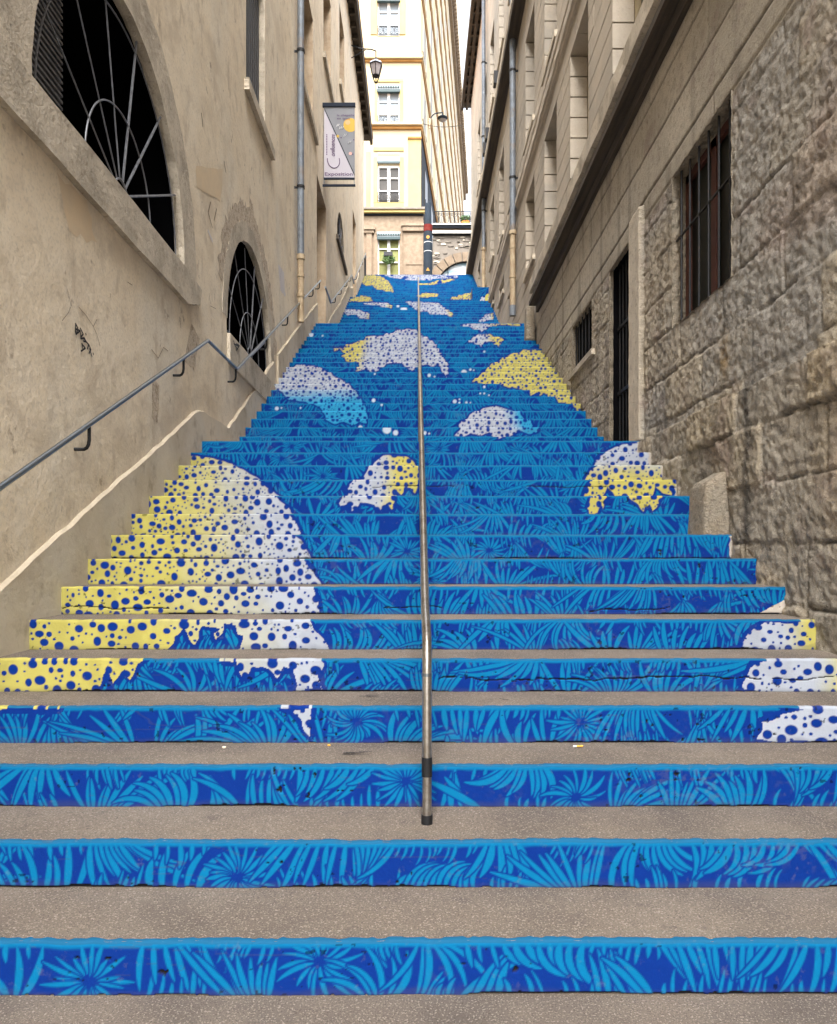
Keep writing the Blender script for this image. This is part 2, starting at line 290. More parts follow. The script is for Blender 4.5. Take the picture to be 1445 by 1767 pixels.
# colour A, colour B, axis ('x' metres or 'k' steps), where, softness
TINT = {'dome': (YELL, WHI, 'x', -1.05, .45), 'dome_tail': (WHI, WHI, 'x', 0, 1), 'ray': (WHI, YELL, 'x', -.25, .08),
        'shell': (YELL, WHI, 'k', 10.9, .7), 'corner_dome': (WHI, YELL, 'x', 2.0, .1), 'wing': (YELL, WHI, 'x', -.93, .12),
        'moon': (LBL, WHI, 'k', 19.7, 1.3), 'gold': (YELL, YELL, 'x', 0, 1), 'cap': (WHI, LBL, 'x', 1.2, .12),
        'puff': (WHI, YELL, 'x', 1.33, .08), 'strip': (WHI, YELL, 'x', 1.5, .2), 'dawn': (YELL, YELL, 'x', 0, 1), 'leaf': (YELL, YELL, 'x', 0, 1),
        'foam': (WHI, YELL, 'x', -1.35, .1), 'foam_b': (WHI, YELL, 'x', -.85, .1), 'drift': (WHI, YELL, 'x', .85, .1),
        'sun_r': (YELL, YELL, 'x', 0, 1), 'sun_m': (YELL, YELL, 'x', 0, 1), 'edge_b': (WHI, YELL, 'x', 2.0, .06),
        'crest': (WHI, WHI, 'x', 0, 1), 'crest_y': (YELL, YELL, 'x', 0, 1)}

def inside(poly, X, Kf):
    c = np.zeros(X.shape, bool); n = len(poly)
    for i in range(n):
        x0, y0 = poly[i]; x1, y1 = poly[(i + 1) % n]
        if y0 == y1: continue
        t = (y0 > Kf) != (y1 > Kf)
        c ^= t & (X < (x1 - x0) * (Kf - y0) / (y1 - y0) + x0)
    return c

def fans(S, T, k, h):
    """leaf-shaped brush strokes springing in tufts from the foot, the top or the middle of a riser; later strokes cut a dark edge into earlier ones"""
    X = S[0]; V = T[:, 0]; out = np.zeros(S.shape); rr = random.Random(31 * k + 5); px = X[1] - X[0]; aa = max(.0016, px * .7)
    x = X[0] - .1; strokes = []          # (root x, root y, first angle, last angle, length, half width)
    while x < X[-1] + .1:
        u = rr.random(); wd = rr.uniform(.13, .34); pit = rr.uniform(.023, .036); n = int(wd / pit)
        if u < .91:
            up = u < .50; sg = 1 if up else -1; y0_ = -.004 if up else h + .004
            op = rr.choice((1, 1, -1)) * rr.uniform(18, 58); lean = rr.gauss(0, 20); cv = rr.gauss(0, 30)
            for i in range(n):
                t = (i + .5) / n * 2 - 1; a0 = 90 - op * t + lean + rr.gauss(0, 5); rx = x + wd * (i + .5) / n
                if op > 30: rx = x + wd * .5 + (rx - x - wd * .5) * .55
                L = h * rr.uniform(.62, 1.15) / max(.5, math.sin(R(max(25, min(155, a0)))))
                strokes.append((rx + rr.uniform(-.003, .003), y0_, R(a0 * sg), R((a0 + cv + rr.gauss(0, 8)) * sg), L, pit * rr.uniform(.27, .42), .35))
                if rr.random() < .75: strokes.append((rx + pit * .5, h - y0_, R(-(90 + lean * .6 + rr.gauss(0, 9)) * sg), R(-(90 + lean - cv * .5) * sg), h * rr.uniform(.25, .6), pit * rr.uniform(.14, .26), .2))
        else:
            cx, cy = x + wd / 2, h * rr.uniform(.25, .75); N_ = rr.randint(17, 24); cv = rr.gauss(0, 30)
            for i in range(N_):
                a0 = 360 * i / N_ + rr.gauss(0, 3); g = rr.uniform(.016, .028)
                strokes.append((cx + g * math.cos(R(a0)) * 1.2, cy + g * math.sin(R(a0)), R(a0), R(a0 + cv), rr.uniform(.06, .13), rr.uniform(.0045, .0085), .6))
        x += wd * rr.uniform(.86, 1.0)
    for (cx, cy, a0, a1, L, wm, pw) in strokes:
        for _ in (0,):
            p = (cx, cy); pts = [p]; ns = 7
            for q in range(ns): a = a0 + (a1 - a0) * q / (ns - 1); p = (p[0] + L / ns * math.cos(a), p[1] + L / ns * math.sin(a)); pts.append(p)
            x0 = min(q[0] for q in pts) - .02; x1 = max(q[0] for q in pts) + .02; y0 = min(q[1] for q in pts) - .02; y1 = max(q[1] for q in pts) + .02
            i0, i1 = np.searchsorted(X, (x0, x1)); j0, j1 = np.searchsorted(V, (y0, y1))
            if i1 - i0 < 2 or j1 - j0 < 1: continue
            A = S[j0:j1, i0:i1]; B = T[j0:j1, i0:i1]; D = np.full(A.shape, 9.)
            for q in range(ns):
                (ax, ay), (bx, by) = pts[q], pts[q + 1]; dx, dy = bx - ax, by - ay
                t = np.clip(((A - ax) * dx + (B - ay) * dy) / (dx * dx + dy * dy), 0, 1)
                w_ = wm * np.sin(np.pi * np.clip((q + t) / ns * .93 + .035, 0, 1) ** .8) ** .7
                D = np.minimum(D, np.hypot(A - ax - t * dx, B - ay - t * dy) - w_)
            cur = out[j0:j1, i0:i1]
            cur = cur * sst(D, .0030, .0030 + 2 * aa); out[j0:j1, i0:i1] = np.maximum(cur, 1 - sst(D, -aa, aa))
    return out

def riser_paint(k, X, V, h):
    """colour of riser k at lateral X (metres) and height V above its foot"""
    S, T = np.meshgrid(X, V); Kf = k + T / h
    G = T + k * .16
    f = fans(S, T, k, h)
    f = np.maximum(f, sst(T, h - .012 - .006 * vn(S * 30, S * 0, 6), h - .003) * .9)
    C = DARK * (1 - f[..., None]) + CYAN * f[..., None]; ANY = np.zeros(f.shape, bool)
    rr = random.Random(1000 + k); fine = (X[1] - X[0])
    dots = []
    for name, poly in BLOBS.items():
        ks = [p[1] for p in poly]; xs = [p[0] for p in poly]
        if max(ks) < k or min(ks) > k + 1: continue
        wob = (vn(S * 22, G * 22, 8) - .5) * .022; wk = (vn(S * 22, G * 22, 18) - .5) * .10
        A = inside(poly, S + wob, Kf + wk)
        if name in ('crest', 'crest_y'): A &= vn(S * 6, G * 9, 30) > .35
        if not A.any(): continue
        H = np.zeros(A.shape, bool)
        for a in range(8):
            H |= inside(poly, S + wob + .022 * math.cos(a * math.pi / 4), Kf + wk + .15 * math.sin(a * math.pi / 4))
        C[H & ~A] = DARK
        ca, cb, ax, w0, sf = TINT[name]
        if name == 'dome': w0 = w0 - (Kf - 4) * .09
        t = sst(S if ax == 'x' else Kf, w0 - sf, w0 + sf)
        t = np.clip(t + (vn(S * 9, G * 9, 40) - .5) * .25 * (t > .02) * (t < .98), 0, 1)
        B = ca * (1 - t[..., None]) + cb * t[..., None]
        B = B * (1 - .10 * sst(fbm(S * 9, G * 9, 50), .45, .6))[..., None]
        C[A] = B[A]; ANY |= A
        # spots
        cols = np.where(A.any(0))[0]; x0, x1 = X[cols[0]] - .02, X[cols[-1]] + .02
        for (ra, rb, per) in ((.018, .027, .075), (.011, .016, .06), (.0055, .0085, .02)):
            for q in range(int((x1 - x0) / per * (1.4 if ra > .018 else 3))):
                r_ = rr.uniform(ra, rb); cx = rr.uniform(x0, x1); cv = rr.uniform(-.004, h)
                if all((cx - d[0]) ** 2 + (cv - d[1]) ** 2 > (r_ + d[2] + .008) ** 2 for d in dots): dots.append((cx, cv, r_, rr.uniform(.85, 1.15)))
        for (cx, cv, r_, e) in dots:
            i0, i1 = np.searchsorted(X, (cx - r_ * 1.6, cx + r_ * 1.6))
            if i1 <= i0: continue
            d = np.hypot((S[:, i0:i1] - cx) * e, (T[:, i0:i1] - cv) / e)
            mk = (1 - sst(d, r_ * .88, r_ * 1.12)) * A[:, i0:i1]
            C[:, i0:i1] = C[:, i0:i1] * (1 - mk[..., None]) + DARK * mk[..., None]
    for (dx, dk, dr) in DROPS:
        if int(dk) == k:
            d = np.hypot(S - dx, T - (dk - k) * h); mk = 1 - sst(d, dr * .65, dr * .95)
            C = C * (1 - mk[..., None]) + np.array((.36, .44, .54)) * mk[..., None]
    if k >= 99:   # upper flight is paler and dustier
        C = C * .75 + np.array((.10, .22, .50)) * .25
    # bare mortar at the wall ends
    e = XR - .045 + .02 * vn(T * 30, T * 0 + k, 70) if 5 < k < 13 else XR + 1
    C[S > e] = GREY
    if k == 4: C[(T < (S - 1.95) * .55)] = GREY * 1.2
    # chips, and the open joint at the foot with its shadow painted black
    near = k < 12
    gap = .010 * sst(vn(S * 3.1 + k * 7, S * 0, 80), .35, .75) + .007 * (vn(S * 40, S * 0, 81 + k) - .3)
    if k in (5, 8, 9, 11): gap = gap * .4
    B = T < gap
    if near:
        line = .035 + .03 * fbm(S * 5 + k, S * 0, 82)
        if k in (2, 4, 9): 
            lv = h * (.72 if k in (9, 6) else .25 if k == 4 else .45) + .05 * (fbm(S * 6, S * 0, 84 + k) - .5)
            B |= (np.abs(T - lv) < .0028 * (.4 + vn(S * 30, S * 0, 90))) & (vn(S * 1.7 + 3 * k, S * 0, 86) > .62)
        ch = (fbm(S * 38, G * 38, 60, 3) > .66) & (vn(S * 3, G * 6, 61) > .55)
        C[ch] = C[ch] * .35
        B |= (fbm(S * 45, G * 45, 66, 3) > .70) & (vn(S * 2.2, G * 5, 67) > .62)
    worn = sst(fbm(S * 3.5 + k, G * 3, 140), .55, .75) * sst(fbm(S * 60, G * 60, 150, 3), .42, .6) * .13
    C = C * (1 - worn[..., None]) + np.array((.16, .15, .14)) * worn[..., None]
    scr = (np.abs(vn(S * 2.1 + k * 5, G * 30, 160) - .5) < .012) & (vn(S * 4, G * 8, 161) > .62); C[scr] = C[scr] * .8 + .012
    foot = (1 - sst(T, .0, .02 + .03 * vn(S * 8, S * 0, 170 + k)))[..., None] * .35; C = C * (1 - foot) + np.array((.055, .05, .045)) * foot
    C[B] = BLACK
    return C, B, ANY[-1]

stair = thing('staircase', 'broad public stairway climbing the alley, mural in blue, white and yellow on every riser', 'staircase')
KEYS = sorted(STEP)
for k in KEYS:
    Y, Z = STEP[k]; y = Y * U; z = Z * U + EYE
    if k == -5: zb = GROUND
    elif k == 13: zb = z - 578 / F * U
    else: zb = STEP[k - 1][1] * U + EYE
    h = z - zb
    Yn = STEP[k + 1][0] if k + 1 in STEP else 82.5
    zn = z if k != 12 else STEP[13][1] * U + EYE - 578 / F * U      # the first landing slopes up
    xl, xr = XL - .02, XR + .02
    if k == 7: xr = 2.03
    du = max(.0042, y / 765 * .8); ss = 1 if y < 4.6 else 3
    nu = int((xr - xl) / du); nv = max(5, int(h / du))
    Xf = np.linspace(xl, xr, nu * ss); Vf = np.linspace(0, h, nv * ss)
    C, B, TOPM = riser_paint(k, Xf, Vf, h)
    C = C.reshape(nv, ss, nu, ss, 3).mean((1, 3)); Bm = B.reshape(nv, ss, nu, ss).mean((1, 3))
    X = Xf.reshape(nu, ss).mean(1); V = np.linspace(-.004, h - .010, nv)
    # profile rows: face, rounded nosing, painted lip on the tread
    arcn = 4 if y < 8 else 2
    prof = [(0., v) for v in V] + [(.010 * (1 - math.cos(a)), h - .010 + .010 * math.sin(a)) for a in [math.pi / 2 * (i + 1) / arcn for i in range(arcn)]] + [(.020, h + .0005)]
    nr = len(prof)
    lip = C[-1] * 1.0
    blue = (TOPM.reshape(nu, ss).mean(1) < .5)[:, None]
    lip = np.where(blue, CYAN * .60 + .008, lip * .95)
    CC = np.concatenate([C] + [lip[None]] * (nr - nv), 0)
    P = np.zeros((nr, nu, 3))
    wav = (fbm(X * 2.3 + k * 5, X * 0, 5) - .5) * .012 + (vn(X * 17, X * 0 + k, 6) - .5) * .004
    wz = (fbm(X * 1.1 + k * 3, X * 0, 7) - .5) * .008 + (vn(X * 23, X * 0 + k, 9) - .5) * .0035
    for r_, (py, pv) in enumerate(prof):
        P[r_, :, 0] = X; P[r_, :, 1] = y + py + wav; P[r_, :, 2] = zb + pv + wz * (pv / h)
    if y < 7: P[:nv, :, 1] += Bm * .010
    P[-1, :, 1] += (vn(X * 60, X * 0, 11) - .5) * .012
    me = bpy.data.meshes.new('step')
    a = np.arange((nr - 1) * nu).reshape(nr - 1, nu)[:, :-1].ravel()
    q = np.stack([a, a + 1, a + nu + 1, a + nu], 1)
    # tread: strip from the lip back to the next riser
    nt_ = 2; yb = Yn * U + .02
    tv = np.zeros((2, nu, 3)); tv[0] = P[-1]; tv[0, :, 1] -= .012; tv[0, :, 2] = z + wz - .0015
    tv[1, :, 0] = X; tv[1, :, 1] = yb; tv[1, :, 2] = zn
    o = nr * nu; b = np.arange(nu - 1) + o
    q2 = np.stack([b, b + 1, b + nu + 1, b + nu], 1)
    allv = np.concatenate([P.reshape(-1, 3), tv.reshape(-1, 3)]); allq = np.concatenate([q, q2])
    me.vertices.add(len(allv)); me.vertices.foreach_set('co', allv.ravel())
    me.loops.add(len(allq) * 4); me.loops.foreach_set('vertex_index', allq.ravel().astype(np.int32))
    me.polygons.add(len(allq)); me.polygons.foreach_set('loop_start', (np.arange(len(allq)) * 4).astype(np.int32))
    mi = np.zeros(len(allq), np.int32); mi[len(q):] = 1
    me.materials.append(M_PAINT); me.materials.append(M_TREAD)
    me.polygons.foreach_set('material_index', mi); me.polygons.foreach_set('use_smooth', np.ones(len(allq), bool))
    me.update(calc_edges=True)
    ca = me.color_attributes.new('Col', 'FLOAT_COLOR', 'POINT')
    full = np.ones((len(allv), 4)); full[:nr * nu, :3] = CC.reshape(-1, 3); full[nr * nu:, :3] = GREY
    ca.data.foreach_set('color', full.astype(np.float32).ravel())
    ob = bpy.data.objects.new('step', me); COL.objects.link(ob); ob.parent = stair

# ------------------------------------------------------------------ ground and upper street
m = MB(); m.quad((-400, -400, GROUND), (400, -400, GROUND), (400, 400, GROUND), (-400, 400, GROUND)); structure(m.build('ground', M_PAVE))
m = MB(); m.box(-40, 40, 82.45 * U, 130, TOPZ - .5, TOPZ + .004); structure(m.build('street', M_PAVE))

# ------------------------------------------------------------------ left building
def LW(a, b, d): return (XL - d, a * U, b * U + EYE)           # (along, height, depth into the wall)
def jit(loop, amp, sub=3):
    out = []
    for i in range(len(loop)):
        a, b = loop[i], loop[(i + 1) % len(loop)]
        for q in range(sub):
            t = q / sub; out.append((a[0] + (b[0] - a[0]) * t + rnd.uniform(-amp, amp), a[1] + (b[1] - a[1]) * t + rnd.uniform(-amp, amp)))
    return out
def archloop(c, z, r, stilt=0, n=28): return [(c + r, z)] + arc(c, z + stilt, r, 0, math.pi, n) + [(c - r, z)]
left = thing('plaster_building', 'tall beige plaster building with dark fan grilles along the left side of the stairs', 'building')
A1 = jit(archloop(15.15, 7.07, 3.78, .1), .035, 2); A2 = jit(archloop(26.75, 6.8, 3.55, .45), .03, 2); A3 = archloop(57.7, 22.9, 2.75, .05, 16)
rects = {'louvre': (25.8, 29.0, 16.0, 21.6), 'tan_a': (37.2, 42.3, 23.75, 29.6), 'tan_b': (47.0, 51.0, 30.9, 36.6), 'tan_c': (56.6, 60.4, 35.2, 41),
         'near': (13.4, 16.9, 16.0, 21.6), 'door': (43.9, 48.3, 12.6, 21.95), 'passage': (68.2, 71.6, 20.8, 31.0), 'near_b': (3.2, 6.6, 16, 21.6)}
rl = {n: jit([(a, c), (b, c), (b, d), (a, d)], .02, 4) for n, (a, b, c, d) in rects.items()}
m = MB()
loops = [A1, A2, A3] + list(rl.values())
m.holed([(-19, -6), (82.2, -6), (82.2, 47), (-19, 47)], loops, LW)
m.quad(LW(82.2, -6, 0), LW(82.2, 47, 0), LW(82.2, 47, 8), LW(82.2, -6, 8)); m.quad(LW(-19, -6, 0), LW(-19, 47, 0), LW(-19, 47, 8), LW(-19, -6, 8))
m.quad(LW(-19, 47, 0), LW(82.2, 47, 0), LW(82.2, 47, 8), LW(-19, 47, 8))
m.quad(LW(-19, -6, 8), LW(82.2, -6, 8), LW(82.2, 47, 8), LW(-19, 47, 8))
for L in (A1, A2, A3): m.rim(L, LW, 0, .075, 1)
for n_, L in rl.items(): m.rim(L, LW, 0, .34, 1 if n_ in ('louvre', 'near', 'near_b') else 2)
m.build('wall', [M_PLASTER, M_SILL, M_REVEAL], left)
def fan(c, z, radii, hub, nsp, rb, arad):
    w_ = thing('window', '', ''); del w_['label']; del w_['category']; w_.parent = left
    m = MB(); d = .03; a0, a1, b0, b1 = c - arad - .45, c + arad + .45, z - .3, z + arad + 1.0
    x0 = XL - .9; y0, y1, z0, z1 = a0 * U, a1 * U, b0 * U + EYE, b1 * U + EYE; x1 = XL - .0755
    for qd in (((x0, y0, z0), (x0, y1, z0), (x0, y1, z1), (x0, y0, z1)), ((x0, y0, z0), (x1, y0, z0), (x1, y0, z1), (x0, y0, z1)), ((x0, y1, z0), (x1, y1, z0), (x1, y1, z1), (x0, y1, z1)), ((x0, y0, z0), (x1, y0, z0), (x1, y1, z0), (x0, y1, z0)), ((x0, y0, z1), (x1, y0, z1), (x1, y1, z1), (x0, y1, z1))): m.quad(*qd)
    m.build('room', M_VOID, w_, fixn=False); m = MB()
    for rr_ in radii: m.tube([LW(a, b, d) for a, b in arc(c, z, rr_, 0, math.pi, 40)], rb, 6)
    m.tube([LW(a, b, d) for a, b in arc(c, z, hub, 0, math.pi, 14)], rb * 1.3, 6)
    for i in range(0, nsp + 1):
        an = math.pi * i / nsp
        m.tube([LW(c + hub * math.cos(an), z + hub * math.sin(an), d), LW(c + arad * math.cos(an), z + arad * math.sin(an), d)], rb * (1.5 if i in (1, 2, 3) else .9), 6)
    m.build('grille', M_GRILLE, w_, True)
    return w_
w1 = fan(15.15, 7.12, (1.65, 3.42), .33, 7, .0065, 3.72)
w2 = fan(26.75, 6.95, (1.5, 2.9), .35, 7, .0065, 3.6)
w3 = fan(57.7, 23, (1.2,), .3, 6, .01, 2.7)
m = MB()
for i in range(26):
    zz = 7.4 + i * .115
    m.box(XL - .2, XL - .17, 11.6 * U, 13.5 * U, zz * U + EYE, (zz + .045) * U + EYE)
m.build('louvre', M_GRILLE, w1)
# stone surrounds and sills
def band(c, z, r0, r1, st, prd, w_, foot=0):
    a = arc(c, z + st, r0, 0, math.pi, 40); b = arc(c, z + st, r1, 0, math.pi, 40)
    a = [(c + r0, z - foot)] + a; b = [(c + r1, z - foot)] + b
    m = MB()
    bj = [(p[0] + rnd.uniform(-.04, .04), p[1] + rnd.uniform(-.05, .05)) for p in b]
    aj = [(p[0] + rnd.uniform(-.02, .02), p[1] + rnd.uniform(-.02, .02)) for p in a]
    for i in range(len(a) - 1):
        m.quad(LW(*aj[i], -prd), LW(*bj[i], -prd), LW(*bj[i + 1], -prd), LW(*aj[i + 1], -prd))
        m.quad(LW(*bj[i], -prd), LW(*bj[i], .01), LW(*bj[i + 1], .01), LW(*bj[i + 1], -prd))
        m.quad(LW(*aj[i], -prd), LW(*aj[i], .05), LW(*aj[i + 1], .05), LW(*aj[i + 1], -prd))
    m.build('surround', M_SILL, w_)
band(15.15, 7.07, 3.74, 4.72, .1, .012, w1)
band(26.75, 6.8, 3.5, 4.1, .45, .003, w2)
def slab(loop, d0, d1, name, par, mt=M_SILL, amp=.015, sub=8):
    m = MB(); m.prism(jit(loop, amp, sub), d0, d1, LW); o = m.build(name, mt, par); return o
slab([(9.5, 6.25), (18.9, 6.25), (19.95, 6.55), (20.1, 7.0), (18.95, 7.07), (9.5, 7.07)], -.045, .30, 'sill', w1)
slab([(23.25, 5.88), (30.9, 5.88), (30.9, 6.80), (23.25, 6.80)], -.035, .30, 'sill', w2)
slab([(54.3, 22.55), (61.4, 22.55), (61.4, 22.9), (54.3, 22.9)], -.06, .2, 'sill', w3, M_WOOD)
for n_, (a, b, c, d) in rects.items():
    if n_ in ('door', 'passage'): continue
    w_ = bpy.data.objects.new('window', None); COL.objects.link(w_); w_.parent = left
    slab([(a - .25, c - .38), (b + 1.2, c - .38), (b + 1.2, c), (a - .25, c)], -.06, .05, 'sill', w_)
    if n_ in ('louvre', 'near', 'near_b'):
        m = MB(); m.quad(LW(a, c, .13), LW(b, c, .13), LW(b, d, .13), LW(a, d, .13), 1)
        nn = 9
        for i in range(nn):
            t = a + (b - a) * (i + .3) / nn; m.box(XL - .12, XL - .075, t * U, (t + .16) * U, c * U + EYE, d * U + EYE)
        m.build('shutter', [M_LOUVRE, M_VOID], w_)
    else:
        m = MB(); m.quad(LW(a, c, .33), LW(b, c, .33), LW(b, d, .33), LW(a, d, .33)); m.build('pane', M_PANE, w_)
        m = MB()
        for (p, q, r_, s_) in ((a, a + .2, c, d), (b - .2, b, c, d), (a, b, c, c + .2), (a, b, d - .2, d), ((a + b) / 2 - .1, (a + b) / 2 + .1, c, d)):
            m.box(XL - .325, XL - .28, p * U, q * U, r_ * U + EYE, s_ * U + EYE)
        m.build('frame', M_WHITE, w_)
m = MB(); m.box(XL - .32, XL - .26, 43.9 * U, 48.3 * U, 12.6 * U + EYE, 21.9 * U + EYE); m.box(XL - .26, XL - .235, 44.3 * U, 46 * U, 13.4 * U + EYE, 16.5 * U + EYE); m.box(XL - .26, XL - .235, 46.3 * U, 48 * U, 13.4 * U + EYE, 16.5 * U + EYE)
m.build('door', M_WOOD, left)
m = MB(); m.box(XL - .33, XL - .27, 68.2 * U, 71.6 * U, 20.8 * U + EYE, 31 * U + EYE); m.build('door', M_REVEAL, left)
# raised plinth along the stairs with a pale lip
def skirt(pts, name='plinth'):
    """pts: list of (along, top); runs down below the stairs"""
    m = MB(); n = len(pts); top = []
    for i in range(n - 1):
        (a0, b0), (a1, b1) = pts[i], pts[i + 1]; s_ = max(1, int(abs(a1 - a0) / .4))
        for q in range(s_): t = q / s_; top.append((a0 + (a1 - a0) * t, b0 + (b1 - b0) * t + rnd.uniform(-.035, .035)))
    top.append(pts[-1]); low = [(a, b - 4.2) for a, b in top]
    P = .028
    for i in range(len(top) - 1):
        m.quad(LW(*top[i], -P), LW(*top[i + 1], -P), LW(*low[i + 1], -P), LW(*low[i], -P))
        m.quad(LW(*top[i], -P), LW(*top[i + 1], -P), LW(top[i + 1][0], top[i + 1][1] + .042, .01), LW(top[i][0], top[i][1] + .042, .01), 1)
    for e in (0, -1): m.quad(LW(*top[e], -P), LW(*low[e], -P), LW(*low[e], .02), LW(*top[e], .02), 1)
    m.build(name, [M_SKIRT, M_LIP], left)
skirt([(2, -4.3), (4, -3.5), (12.24, .32), (20.05, 3.84), (23.2, 3.88), (26.9, 5.85), (30.5, 7.75)])
skirt([(31.4, 8.25), (36, 10.6), (43.8, 14.5)])
skirt([(48.6, 14.6), (50.6, 15.8), (57, 18.9), (63.1, 22.3), (66, 23.1), (68.1, 24)])
skirt([(71.7, 25.6), (77, 29.2), (82.1, 31.8)])
# downpipe
def pipe(px, Yu, side, z0, z1, zc, r, par, wall):
    X = wall - side * (r + .05); y = Yu * U
    m = MB(); m.tube([(X, y, zc), (X, y, z1)], r, 16); m.build('downpipe', M_ZINC, par, True)
    m = MB(); m.tube([(X, y, z0), (X, y, zc)], r * .93, 16)
    for zz in (zc - .3, z0 + (zc - z0) * .4): m.tube([(X, y, zz), (X, y, zz + .05)], r * 1.12, 16)
    m.tube([(X, y, zc), (X, y, zc + .08)], r * 1.25, 16)
    m.build('cast_pipe', M_CAST, par, True)
    zz = zc + 1.2
    while zz < z1: m = MB(); m.tube([(X, y, zz), (X, y, zz + .045)], r * 1.2, 14); m.box(min(X, wall), max(X, wall), y - .015, y + .015, zz + .005, zz + .035); m.build('pipe_bracket', M_IRON, par); zz += 2.3
zc = (YH - 448) * 35.9 * U / F + EYE
pipe(508, 35.9, -1, (YH - 556) * 35.9 * U / F + EYE, 18.3, zc, .058, left, XL)
# eave
m = MB()
m.box(XL - .4, XL + .24, -6.9, 30.4, 18.28, 18.42); m.box(XL + .20, XL + .30, -6.9, 30.4, 18.12, 18.42)
for i in range(44):
    yy = 6 + i * .55; m.box(XL - .01, XL + .22, yy, yy + .09, 18.12, 18.278)
m.build('eave', M_WOOD, left)
m = MB(); m.quad((XL + .32, -6.9, 18.4), (XL + .32, 30.5, 18.4), (XL - 4, 30.5, 20.6), (XL - 4, -6.9, 20.6)); m.build('roof', M_ORANGE, left)
# marks on the plaster
def marks(strokes, r, mt, name, par, d=-.0035):
    m = MB()
    for s_ in strokes:
        if name != 'graffiti': m = MB()
        for i in range(len(s_) - 1):
            (x0, y0), (x1, y1) = s_[i], s_[i + 1]
            n = math.hypot(x1 - x0, y1 - y0) + 1e-6; nx, ny = -(y1 - y0) / n * r, (x1 - x0) / n * r; ex, ey = (x1 - x0) / n * r * .7, (y1 - y0) / n * r * .7
            m.quad(LW(x0 - ex + nx, y0 - ey + ny, d), LW(x1 + ex + nx, y1 + ey + ny, d), LW(x1 + ex - nx, y1 + ey - ny, d), LW(x0 - ex - nx, y0 - ey - ny, d))
        d -= .0004
        if name != 'graffiti': m.build(name, mt, par, fixn=False)
    if name == 'graffiti': m.build(name, mt, par, fixn=False)
def pxl(pts):
    return [(7640 / (XC - x), (YH - y) * (7640 / (XC - x)) / F) for x, y in pts]
S_ = lambda L, sx=9.03, ox=100, oy=530: [pxl([(ox + u / sx, oy + v / sx) for u, v in s]) for s in L]
marks(S_([[(270, 260), (268, 340), (275, 420)], [(270, 260), (300, 320), (285, 420)], [(275, 340), (340, 370), (270, 420)], [(340, 330), (385, 420), (345, 470)], [(345, 400), (345, 490)],
          [(345, 490), (400, 480), (430, 540), (390, 530), (400, 480)], [(430, 540), (480, 600)], [(445, 650), (470, 580)], [(470, 590), (500, 660), (470, 720)], [(480, 650), (515, 765)],
          [(355, 570), (410, 640), (345, 685)], [(360, 570), (365, 640)], [(415, 415), (421, 430)], [(530, 720), (535, 735)], [(250, 375), (253, 390)]]), .016, M_INK, 'graffiti', left)
marks(S_([[(515, 250), (540, 330), (580, 390)], [(560, 300), (610, 330), (560, 400)], [(520, 300), (600, 340)]], 9.03, 340, 560), .022, M_INK, 'graffiti', left, -.04)
marks(S_([[(300, 1300), (350, 1310), (420, 1270)], [(430, 1290), (470, 1220), (500, 1145)], [(580, 975), (630, 930), (655, 860)], [(645, 800), (668, 735)], [(570, 1110), (605, 1040)], [(215, 1275), (255, 1215)], [(80, 635), (125, 622)], [(530, 1162), (590, 1164)]]), .010, M_CHALK, 'scratch', left)
marks(S_([[(320, 0), (440, 140), (545, 300), (600, 420), (650, 600)], [(60, 210), (160, 80), (190, 0)], [(545, 300), (600, 190)]]), .006, M_SCAR, 'crack', left)
marks(S_([[(885, 365), (890, 400), (893, 438)], [(1020, 650), (1025, 680), (1030, 710)]], 3.44, 90, 90), .03, M_SCAR, 'scar', left)
marks(S_([[(940, 890), (925, 950), (950, 1040)], [(975, 930), (960, 1000)]], 3.44, 90, 90), .022, M_SCAR, 'scar', left)
marks(S_([[(925, 1060), (950, 1120)], [(1365, 1290), (1360, 1370), (1385, 1440)]], 3.44, 90, 90), .05, M_PAPER, 'torn_poster', left)
marks(S_([[(870, 180), (872, 215), (880, 240)], [(883, 180), (886, 225)], [(898, 182), (900, 215)], [(875, 250), (905, 265)], [(1270, 40), (1262, 110)], [(548, 490), (585, 540), (615, 480), (640, 500)], [(415, 118), (440, 135)]], 3.211, 90, 450), .008, M_SCAR, 'scratch', left)
marks(S_([[(545, 495), (580, 530), (600, 485), (635, 483)], [(750, 790), (770, 812)]], 3.211, 90, 450), .012, M_CHALK, 'scratch', left)

M_FLAKE = mat('flaked render', (.50, .42, .32), .92, n=[(14, 6, (.26, .20, .14), .85, .5, .62), (40, 5, (.64, .57, .47), .6, .5, .62)], bump=[(18, 1, .02), (60, .8, .008)])
M_PATCH = mat('patched render', (.70, .56, .38), .9, n=[(4, 5, (.60, .50, .36), .7)], bump=[(14, .4, .008)])
def patch(pts, mt, amp=.03, d=.0022):
    m = MB(); lp = jit(pxl(pts), amp, 5); m.holed(lp, [], lambda a_, b_, d_: LW(a_, b_, -d)); m.build('patch', mt, left, fixn=False)
def ring(c, z, r0, r1, a0, a1, mt, n=70):
    m = MB(); o_ = [(c + (r1 + rnd.uniform(-.22, .12)) * math.cos(a0 + (a1 - a0) * i / n), z + (r1 + rnd.uniform(-.22, .12)) * math.sin(a0 + (a1 - a0) * i / n)) for i in range(n + 1)]
    i_ = [(c + (r0 + rnd.uniform(-.05, .22)) * math.cos(a1 + (a0 - a1) * i / n), z + (r0 + rnd.uniform(-.05, .22)) * math.sin(a1 + (a0 - a1) * i / n)) for i in range(n + 1)]
    m.holed(o_ + i_, [], lambda a_, b_, d_: LW(a_, b_, -.0024)); m.build('patch', mt, left, fixn=False)
ring(26.75, 7.25, 4.0, 4.75, R(12), R(168), M_FLAKE)
